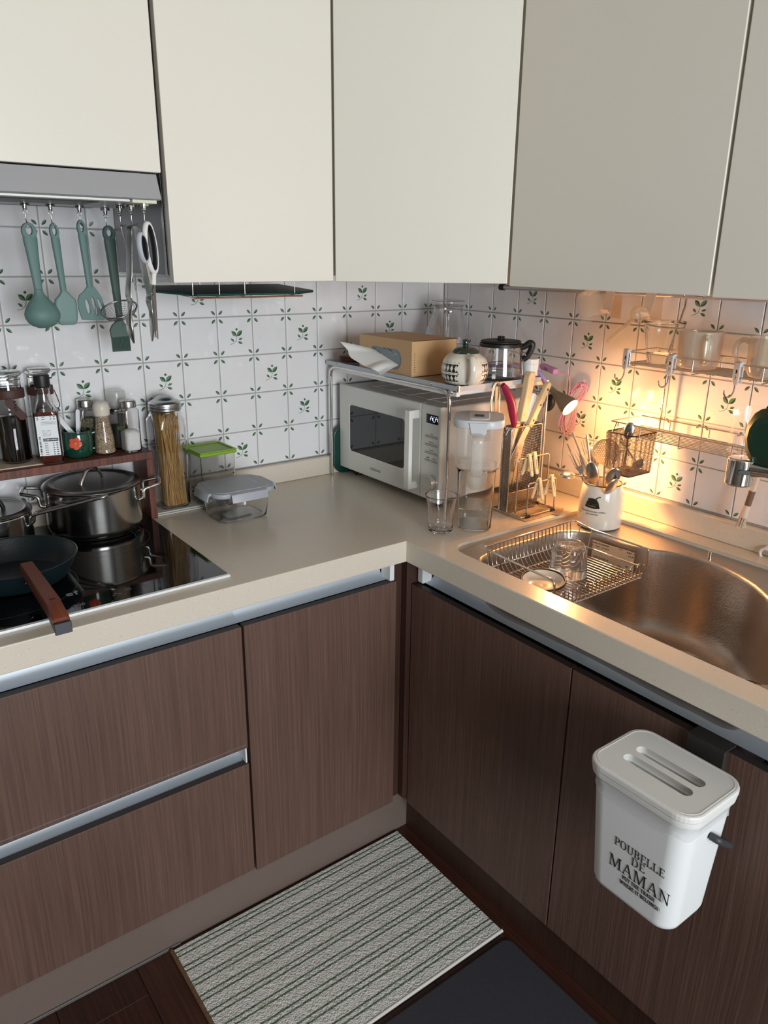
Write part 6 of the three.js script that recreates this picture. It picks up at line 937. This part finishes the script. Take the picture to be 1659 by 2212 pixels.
{ // mesh basket hooked on the lower shelf
  const b = thing('mesh_basket', 'square fine wire mesh basket hooked on the lower shelf', 'basket', [0, 0, 0]), x0 = -0.1535, x1 = -0.052, z0 = 0.745, z1 = 0.842;
  // stands askew: corners measured at the top
  const T = 1.0685, Bm = 0.972, P = [V(-0.154, T, 0.781), V(-0.150, T, 0.838), V(-0.053, T, 0.810), V(-0.051, T, 0.746)]; void x0; void x1; void z0; void z1;
  const Q = [V(-0.1495, T, 0.764), V(-0.1495, T, 0.838), V(-0.060, T, 0.838), V(-0.060, T, 0.764)];
  const bp = (p) => V((p.x + 0.105) * 0.93 - 0.105, Bm, (p.z - 0.801) * 0.93 + 0.801);
  part('rim', wire(Q, 0.0016, 0.004, { closed: true }), M.darkMetal, b); part('rim', wire(Q.map(bp), 0.0015, 0.006, { closed: true }), M.darkMetal, b);
  const ws = [], n = 30, bar = (p, q) => sweep([p, q], 0.0005, { seg: 4, cap: false });
  for (let f = 0; f < 4; f++) { const a = Q[f], c = Q[(f + 1) % 4]; for (let k = 0; k <= n; k++) { const p = a.clone().lerp(c, k / n); ws.push(bar(p, bp(p))); } for (let k = 1; k < n; k++) { const t = k / n, p = a.clone().lerp(bp(a), t), q = c.clone().lerp(bp(c), t); ws.push(bar(p, q)); } }
  for (let k = 1; k < n; k++) { const t = k / n, q = Q.map(bp); ws.push(bar(q[0].clone().lerp(q[1], t), q[3].clone().lerp(q[2], t)), bar(q[0].clone().lerp(q[3], t), q[1].clone().lerp(q[2], t))); }
  part('mesh', ws, std({ color: '#6f5f54', metalness: 0.6, roughness: 0.35 }), b).userData.kind = 'stuff';
  part('hook', [wire([V(-0.1495, T, 0.78), V(-0.137, T + 0.022, 0.78), V(-0.130, T + 0.022, 0.78), V(-0.132, T + 0.012, 0.78)], 0.0013, 0.004), wire([V(-0.1495, T, 0.822), V(-0.137, T + 0.022, 0.822), V(-0.130, T + 0.022, 0.822), V(-0.132, T + 0.012, 0.822)], 0.0013, 0.004)], M.darkMetal, b);
  const s = thing('teaspoon', 'steel teaspoon standing bowl up in the mesh basket', 'spoon', [0, 0, 0]);
  part('bowl', at(new THREE.SphereGeometry(1, 20, 12).scale(0.0045, 0.020, 0.012), -0.1395, 1.078, 0.818, 0.12, 0.5, 0), M.steel, s); part('handle', sweep(curve([V(-0.139, 1.06, 0.816), V(-0.125, 1.02, 0.806), V(-0.105, 0.976, 0.79)], 16), 0.0028, { seg: 8, b: 0.0014 }), M.steel, s);
  const s2 = thing('teaspoon', 'steel teaspoon lying crosswise inside the mesh basket', 'spoon', [0, 0, 0]);
  part('bowl', at(new THREE.SphereGeometry(1, 18, 10).scale(0.005, 0.018, 0.012), -0.10, 0.996, 0.825, 0.9), M.steel, s2); part('handle', sweep([V(-0.102, 1.005, 0.812), V(-0.108, 1.05, 0.775)], 0.003, { seg: 8, b: 0.0014 }), M.steel, s2);
}
{ // dish brush, tap, leaf
  const b = thing('bottle_brush', 'slim pale pink bottle brush hanging at the wall behind the tap', 'brush', [0, 0, 0]), P = (t) => V(-0.045, 1.06, 1.087).lerp(V(-0.045, 0.905, 1.063), t), pk = std({ color: '#e9cdb9', roughness: 0.4 });
  part('handle', sweep([P(0), P(0.5)], 0.0062, { seg: 14 }), pk, b); part('grip_band', sweep([P(0.5), P(0.72)], 0.0068, { seg: 14 }), std({ color: '#7a5a48', roughness: 0.5 }), b, 'brown grip band'); part('ferrule', sweep([P(0.72), P(0.78), P(0.9)], (t) => 0.0068 + 0.0018 * t, { seg: 14 }), pk, b);
  const br = []; for (let k = 0; k < 70; k++) { const a = rnd() * 6.28, r = Math.sqrt(rnd()) * 0.0075, o = V(Math.cos(a) * r, 0, Math.sin(a) * r); br.push(sweep([P(0.89).add(o), P(1.06).add(o.multiplyScalar(1.35))], 0.00055, { seg: 4 })); }
  part('bristles', br, std({ color: '#e6d3bd', roughness: 0.6 }), b).userData.kind = 'stuff';
  solo('brush_hook', wire([V(-0.030, 1.085, 1.09), V(-0.045, 1.085, 1.09), V(-0.0455, 1.058, 1.087)], 0.0012, 0.004), M.wire, 'short wire hook that carries the pale bottle brush', 'hook');
  const t = thing('kitchen_tap', 'chromed kitchen tap with a round upright spout head at the right edge', 'tap', [0, 0, 0]), c = V(-0.205, 1.0355, 1.1235);
  part('spout_head', at(lathe([[0.0001, 0], [0.0215, 0], [0.0245, 0.001], [0.0255, 0.004], [0.0255, 0.050], [0.0245, 0.053], [0.021, 0.0545], [0.0001, 0.0545]], 56), c.x, c.y, c.z), M.chrome, t);
  part('spray_button', at(rrectSolid(0.024, 0.009, 0.0044, 0.003), c.x - 0.019, c.y + 0.031, c.z + 0.018, 0, -0.82, 0), M.blackPlastic, t, 'dark recessed button');
  part('arm', sweep(curve([V(c.x + 0.004, c.y + 0.036, c.z + 0.022), V(c.x + 0.008, c.y + 0.037, c.z + 0.06), V(c.x + 0.015, c.y + 0.038, c.z + 0.12), V(-0.172, 1.07, 1.40)], 24), (q) => 0.0165 - 0.003 * Math.min(1, q * 5), { seg: 20 }), M.chrome, t); part('pillar', sweep([V(-0.172, 1.07, 1.40), V(-0.172, CT - 0.0085, 1.40)], 0.014, { seg: 20 }), M.chrome, t);
  const lf = thing('silicone_mitt', 'dark green faceted silicone mitt hanging above the tap, cut by the right edge', 'mitt', [0, 0, 0]);
  const o = [[1.141, 1.085], [1.128, 1.105], [1.122, 1.13], [1.124, 1.155], [1.135, 1.178], [1.147, 1.188], [1.165, 1.192], [1.20, 1.19], [1.215, 1.15], [1.21, 1.10], [1.185, 1.083]];
  part('shell', loft([[-0.19, 0.9], [-0.196, 1], [-0.208, 1], [-0.222, 0.72], [-0.224, 0.5]].map(([x, s]) => o.map(([z, y]) => V(x, 1.138 + (y - 1.138) * s, 1.168 + (z - 1.168) * s)).reverse()), { crease: 0.35 }), std({ color: '#0e3524', roughness: 0.4 }), lf);
  part('loop', sweep(curve([V(-0.2, 1.190, 1.152), V(-0.17, 1.21, 1.153), V(-0.142, 1.2285, 1.154)], 12), 0.0018, { seg: 6 }), M.blackPlastic, lf);
}
function rrectSolid(w, h, r, d) { return extrude(rrect(w, h, r, 5), d, 0.0008).translate(0, 0, -d / 2); }
{ // ring on the upstand, cup in the sink
  const r = thing('suction_ring', 'small white ring hook stuck on the stone upstand by the tap', 'hook', [-0.0205, 0.8465, 1.119], 0); part('ring', new THREE.TorusGeometry(0.0125, 0.0032, 10, 36).rotateY(Math.PI / 2).translate(-0.008, 0, 0), M.white, r); part('pad', at(cyl(0.007, 0.006, 0.006, 18), 0, 0.012, 0, 0, 0, Math.PI / 2), M.white, r);
  const c = thing('sink_cup', 'small brown lined cup standing in the sink bowl at the right edge', 'cup', [-0.362, 0.6415, 1.288], 0); part('body', lathe([[0.0001, 0.0005], [0.024, 0.0005], [0.027, 0.004], [0.0345, 0.072], [0.0358, 0.0735], [0.033, 0.0725], [0.026, 0.008], [0.0001, 0.006]], 48), std({ color: '#c8a88a', roughness: 0.2 }), c); part('lining', lathe([[0.0256, 0.0085], [0.0326, 0.072], [0.0322, 0.072], [0.0252, 0.0085], [0.0001, 0.0068]], 48), std({ color: '#5b3120', roughness: 0.25 }), c); part('rim', new THREE.TorusGeometry(0.0352, 0.0011, 6, 48).rotateX(Math.PI / 2).translate(0, 0.0735, 0), std({ color: '#3c1e16', roughness: 0.2 }), c);
}
// ---------------------------------------------------------------- dish rack in the sink
{
  const d = thing('dish_rack', 'chromed wire dish rack hung in the left end of the sink', 'dish rack', [0, 0, 0]);
  const yt = 0.8515, yb = 0.7895, X0 = -0.522, X1 = -0.222, Z0 = 0.752, Z1 = 0.958, r = 0.0026, w = 0.0014;
  part('top_frame', [wire([V(X0, yt, Z1 - 0.03), V(X0, yt + 0.002, Z0 + 0.06), V(X0, yt + 0.006, Z0), V(X1, yt + 0.008, Z0), V(X1, yt, Z0 + 0.05), V(X1, yt, Z1)], r, 0.012), wire([V(X0, yt, Z1 - 0.03), V(X0, yt, Z1 - 0.004), V(X0 + 0.002, yb + 0.012, Z1)], r, 0.01), wire([V(X1, yt, Z1 - 0.004), V(X1, yt - 0.002, Z1), V(X1 + 0.0, yb + 0.01, Z1)], r, 0.01)], M.chrome, d);
  part('mid_frame', wire([V(X0 + 0.01, yb + 0.020, Z1 - 0.01), V(X0 + 0.01, yb + 0.020, Z0 + 0.01), V(X1 - 0.01, yb + 0.020, Z0 + 0.01), V(X1 - 0.01, yb + 0.020, Z1 - 0.01)], 0.002, 0.02), M.chrome, d);
  part('bottom_frame', [wire([V(X0 + 0.012, yb - 0.003, Z0 + 0.02), V(X1 - 0.012, yb - 0.003, Z0 + 0.02), V(X1 - 0.012, yb - 0.003, Z1), V(X0 + 0.012, yb - 0.003, Z1)], 0.002, 0.01, { closed: true }), sweep([V(X0 + 0.012, yb + 0.008, Z1 + 0.002), V(X1 - 0.012, yb + 0.008, Z1 + 0.002)], 0.0019, { seg: 7 })], M.chrome, d);
  const n = 22; for (let k = 0; k <= n; k++) { const x = X0 + 0.014 + (X1 - X0 - 0.028) * k / n, tall = k % 2 ? 0.030 : 0.030;
    part('rack_wire', wire([V(x, yt + 0.007, Z0 + 0.001), V(x, yb + 0.022, Z0 + 0.006), V(x, yb, Z0 + 0.024), V(x, yb, Z1), V(x, yb + 0.006, Z1 + 0.0035), V(x, yb + tall - 0.001, Z1 + 0.0035)], w, 0.012, { seg: 6 }), M.wire, d); }
  for (let k = 0; k < n; k += 2) { const x = X0 + 0.014 + (X1 - X0 - 0.028) * (k + 0.5) / n, hw = (X1 - X0 - 0.028) / n / 2; part('end_loop', sweep(Array.from({ length: 7 }, (_, i) => V(x + Math.cos(Math.PI * i / 6) * hw, yb + 0.029 + Math.sin(Math.PI * i / 6) * 0.006, Z1 + 0.0035)), w, { seg: 6 }), M.wire, d); }
  for (let k = 0; k < 6; k++) for (const [x, s] of [[X0, 1], [X1, -1]]) { const z = Z0 + 0.02 + k * 0.034; if (k > 1) continue; part('side_wire', wire([V(x, yt + 0.003, z), V(x + s * 0.008, yb + 0.02, z), V(x + s * 0.012, yb - 0.003, z)], w, 0.006, { seg: 6 }), M.wire, d); }
  const y = yb + 0.0018;
  const g = thing('ribbed_tumbler', 'clear glass tumbler turned upside down in the dish rack', 'glass', [-0.362, y, 0.858], 0), ring = (rad, yy, a) => Array.from({ length: 96 }, (_, k) => { const t = k / 96 * 2 * Math.PI, q = rad + a * Math.abs(Math.cos(6 * t)); return V(Math.cos(t) * q, yy, -Math.sin(t) * q); });
  part('body', loft([[0.0375, 0.0005, 0], [0.041, 0.001, 0], [0.0415, 0.004, 0], [0.0375, 0.04, 0.0015], [0.0345, 0.062, 0.0012], [0.033, 0.068, 0], [0.0305, 0.0715, 0], [0.0285, 0.0722, 0], [0.0268, 0.071, 0], [0.0001, 0.070, 0]].map(([a, b, c]) => ring(a, b, c))), M.glass, g);
  part('inner_wall', loft([[0.0372, 0.0012, 0], [0.0345, 0.04, 0], [0.031, 0.060, 0], [0.0001, 0.062, 0]].map(([a, b]) => ring(a, b, 0)), { caps: false }), M.pane, g);
  part('foot_ring', new THREE.TorusGeometry(0.0287, 0.0022, 8, 64).rotateX(Math.PI / 2).translate(0, 0.0712, 0), M.glass, g);
  const p = thing('pan_lid', 'round white enamel dish with a black rim lying in the dish rack', 'dish', [-0.474, y, 0.886], 0); p.rotation.set(0.06, 0, 0.10); p.position.y += 0.005; p.scale.setScalar(1.28);
  part('plate', lathe(smooth([[0.0001, 0.004], [0.020, 0.0042], [0.026, 0.006], [0.0335, 0.015], [0.0355, 0.0165], [0.034, 0.0175], [0.026, 0.009], [0.0001, 0.007]], 40), 56), phy({ color: '#e5d3bb', roughness: 0.12, clearcoat: 1 }), p); part('rim', new THREE.TorusGeometry(0.0352, 0.002, 8, 56).rotateX(Math.PI / 2).translate(0, 0.017, 0), M.blackPlastic, p, 'black rim');
}
// ---------------------------------------------------------------- bin, rug, mat
{
  const b = thing('hanging_bin', 'white kitchen waste bin with black lettering hooked on the sink cabinet door', 'bin', [-0.682, 0, 1.3275], 0);
  const wm = std({ color: '#e3e4e3', roughness: 0.42 }), S = (y, w, d, r) => [y, w, d, r];   // w along x, d along z
  part('body', rstack([S(0.4805, 0.096, 0.138, 0.022), S(0.484, 0.106, 0.148, 0.027), S(0.492, 0.111, 0.153, 0.029), S(0.68, 0.1315, 0.1735, 0.030), S(0.682, 0.128, 0.170, 0.028)], { n: 8 }), wm, b);
  const lm = std({ color: '#dedcd8', roughness: 0.45 });
  const SL = [rrect(0.0265, 0.122, 0.0125, 6, -0.0185, 0.0), rrect(0.0265, 0.122, 0.0125, 6, 0.0145, 0.0)];
  const lid = part('lid', [prism(rrect(0.146, 0.188, 0.032, 8), 0.7, 0.0125, 0.003, SL), prism(rrect(0.09, 0.14, 0.012, 4), 0.6845, 0.0155, 0.0005, SL), rstack([S(0.6905, 0.142, 0.184, 0.031), S(0.7005, 0.145, 0.187, 0.032), S(0.7005, 0.143, 0.185, 0.031), S(0.6905, 0.140, 0.182, 0.030)], { n: 8, caps: false })], lm, b, 'white lid with two finger slots');
  part('lid_groove', [0.1335].map((w) => { const o = rrect(w, w + 0.042, 0.027, 8), i = rrect(w - 0.0016, w + 0.0404, 0.0262, 8); return prism(o, 0.7122, 0.0009, 0, [i.reverse()]); }), lm, lid);
  part('slot_floor', [box(-0.032, -0.005, 0.6840, 0.6850, -0.062, 0.062, 0), box(-0.001, 0.026, 0.6840, 0.6850, -0.062, 0.062, 0)], wm, lid);
  { // crinkled liner showing under the lid
    const rings = []; for (let i = 0; i <= 6; i++) { const y = 0.692 - i * 0.0046, g = 0.0012 + 0.0006 * Math.sin(i * 1.3); rings.push(rrect(0.133 + g * 2 - i * 0.0005, 0.175 + g * 2 - i * 0.0005, 0.032, 14).map(([x, z], k) => { const s = 1 + 0.0035 * Math.abs(Math.sin(k * 1.9 + i * 2.1)) + 0.002 * Math.sin(k * 4.3 + i); const low = i > 3 ? 0.0035 * Math.sin(k * 0.55) : 0; return V(x * s, y + low, z * s); }).reverse()); }
    part('liner', loft(rings, { caps: false }), phy({ color: '#f2f2f2', transmission: 0.45, roughness: 0.25, thickness: 0 }), b, 'thin clear plastic liner'); }
  const ink = std({ color: '#1e1d1c', roughness: 0.6 }), tilt = Math.atan2(0.0103, 0.188);
  const T = (s, size, y, z, wd, th, f = 'serif_regular') => { const g = text(s, size, 0.0004, f, 1, th); g.computeBoundingBox(); g.scale(wd / (g.boundingBox.max.x - g.boundingBox.min.x), 1, 1); return at(g.rotateX(tilt), -0.0555 - 0.0103 * (y - 0.492) / 0.188 - 0.0003, y, z, 0, -Math.PI / 2, 0); };
  part('lettering', [T('POUBELLE', 0.0155, 0.5845, 0.0155, 0.088, 0.0003), T('DE', 0.0155, 0.5675, 0.0155, 0.0235, 0.0003), T('MAMAN', 0.0235, 0.5395, 0.0185, 0.108, 0.00045), T('PUT THE TRASH', 0.0074, 0.5290, 0.0195, 0.058, 0.0001), T('WHERE IT BELONGS!', 0.0074, 0.5180, 0.0225, 0.072, 0.0001)], ink, b);
  part('handle', wire([V(-0.002, 0.652, -0.090), V(-0.002, 0.652, -0.100), V(0.046, 0.615, -0.100), V(0.060, 0.600, -0.06), V(0.060, 0.600, 0.06), V(0.046, 0.615, 0.099), V(-0.002, 0.652, 0.099), V(-0.002, 0.652, 0.088)], 0.0058, 0.02, { seg: 10, steps: 6 }), std({ color: '#3a3b3d', roughness: 0.5 }), b, 'dark grey carrying handle');
  const h = thing('door_bracket', 'dark grey plastic bracket over the cabinet door that carries the bin', 'bracket', [0, 0, 0]);
  part('bracket', [box(-0.586, -0.553, 0.7230, 0.7262, 1.303, 1.369, 0.001), box(-0.586, -0.5757, 0.60, 0.7235, 1.303, 1.369, 0.002), box(-0.5565, -0.553, 0.700, 0.7235, 1.303, 1.369, 0.001), box(-0.612, -0.5855, 0.60, 0.672, 1.308, 1.364, 0.002)], std({ color: '#2a2723', roughness: 0.55 }), h);
}
{
  const r = thing('striped_rug', 'off white woven rug with pairs of thin green stripes', 'rug', [0, 0, 0]);
  const X0 = -1.219, X1 = -0.592, Z0 = 0.562, Z1 = 0.951, D = Z1 - Z0;
  const rt = canvasTex(1024, 1024, (g, w, h) => { g.fillStyle = '#d5d3cd'; g.fillRect(0, 0, w, h); for (let i = 0; i < 60000; i++) { const v = 200 + rnd() * 55; g.fillStyle = `rgba(${v},${v - 2},${v - 8},0.35)`; g.fillRect(rnd() * w, rnd() * h, 3, 2); }
    for (let k = 0; k < 9; k++) for (const o of [0.026, 0.058]) { const y = (o + k * 0.1085) * h; for (let x = 0; x < w; x += 4) { g.fillStyle = ['#5c6e5c', '#6b7d69', '#51634f'][Math.floor(rnd() * 3)]; g.fillRect(x, y + Math.sin(x * 0.012 + k) * 1.0 + rr(-0.8, 0.8), 4, 11 + rr(-1.5, 1.5)); } } });
  rt.wrapT = rt.wrapS = THREE.ClampToEdgeWrapping;
  const g = box(X0 + 0.006, X1, 0.0003, 0.008, Z0, Z1, 0.003), p = g.attributes.position, uv = g.attributes.uv; for (let i = 0; i < uv.count; i++) uv.setXY(i, (p.getX(i) - X0) / (X1 - X0), 1 - (p.getZ(i) - Z0) / D);
  const rb = dataTex(256, (u, v) => 0.45 * n110(u, v) + 0.35 * n40(u, v) + 0.2 * n16(u, v), [3.2, 2.2]);
  part('pile', g, std({ map: rt, roughness: 0.97, bumpMap: rb, bumpScale: 0.0035 }), r);
  part('binding', sweep([V(X0 + 0.004, 0.0055, Z0 - 0.001), V(X0 + 0.004, 0.0055, Z1)], 0.0048, { seg: 10 }), std({ color: '#6e5238', roughness: 0.9, bumpMap: fineBump, bumpScale: 0.001 }), r, 'brown stitched binding');
  part('front_hem', sweep([V(X0 + 0.006, 0.005, Z1), V(X1, 0.005, Z1)], 0.0042, { seg: 8 }), std({ color: '#d8d5ce', roughness: 0.95 }), r);
  solo('floor_mat', prism(rrect(0.95, 1.2, 0.02, 6, -1.073, 1.572), 0.0003, 0.012, 0.004), std({ color: '#33333a', roughness: 0.75, bumpMap: fineBump, bumpScale: 0.0003 }), 'dark grey anti fatigue kitchen mat on the floor beside the striped rug', 'mat');
}
renderer.render(scene, camera);
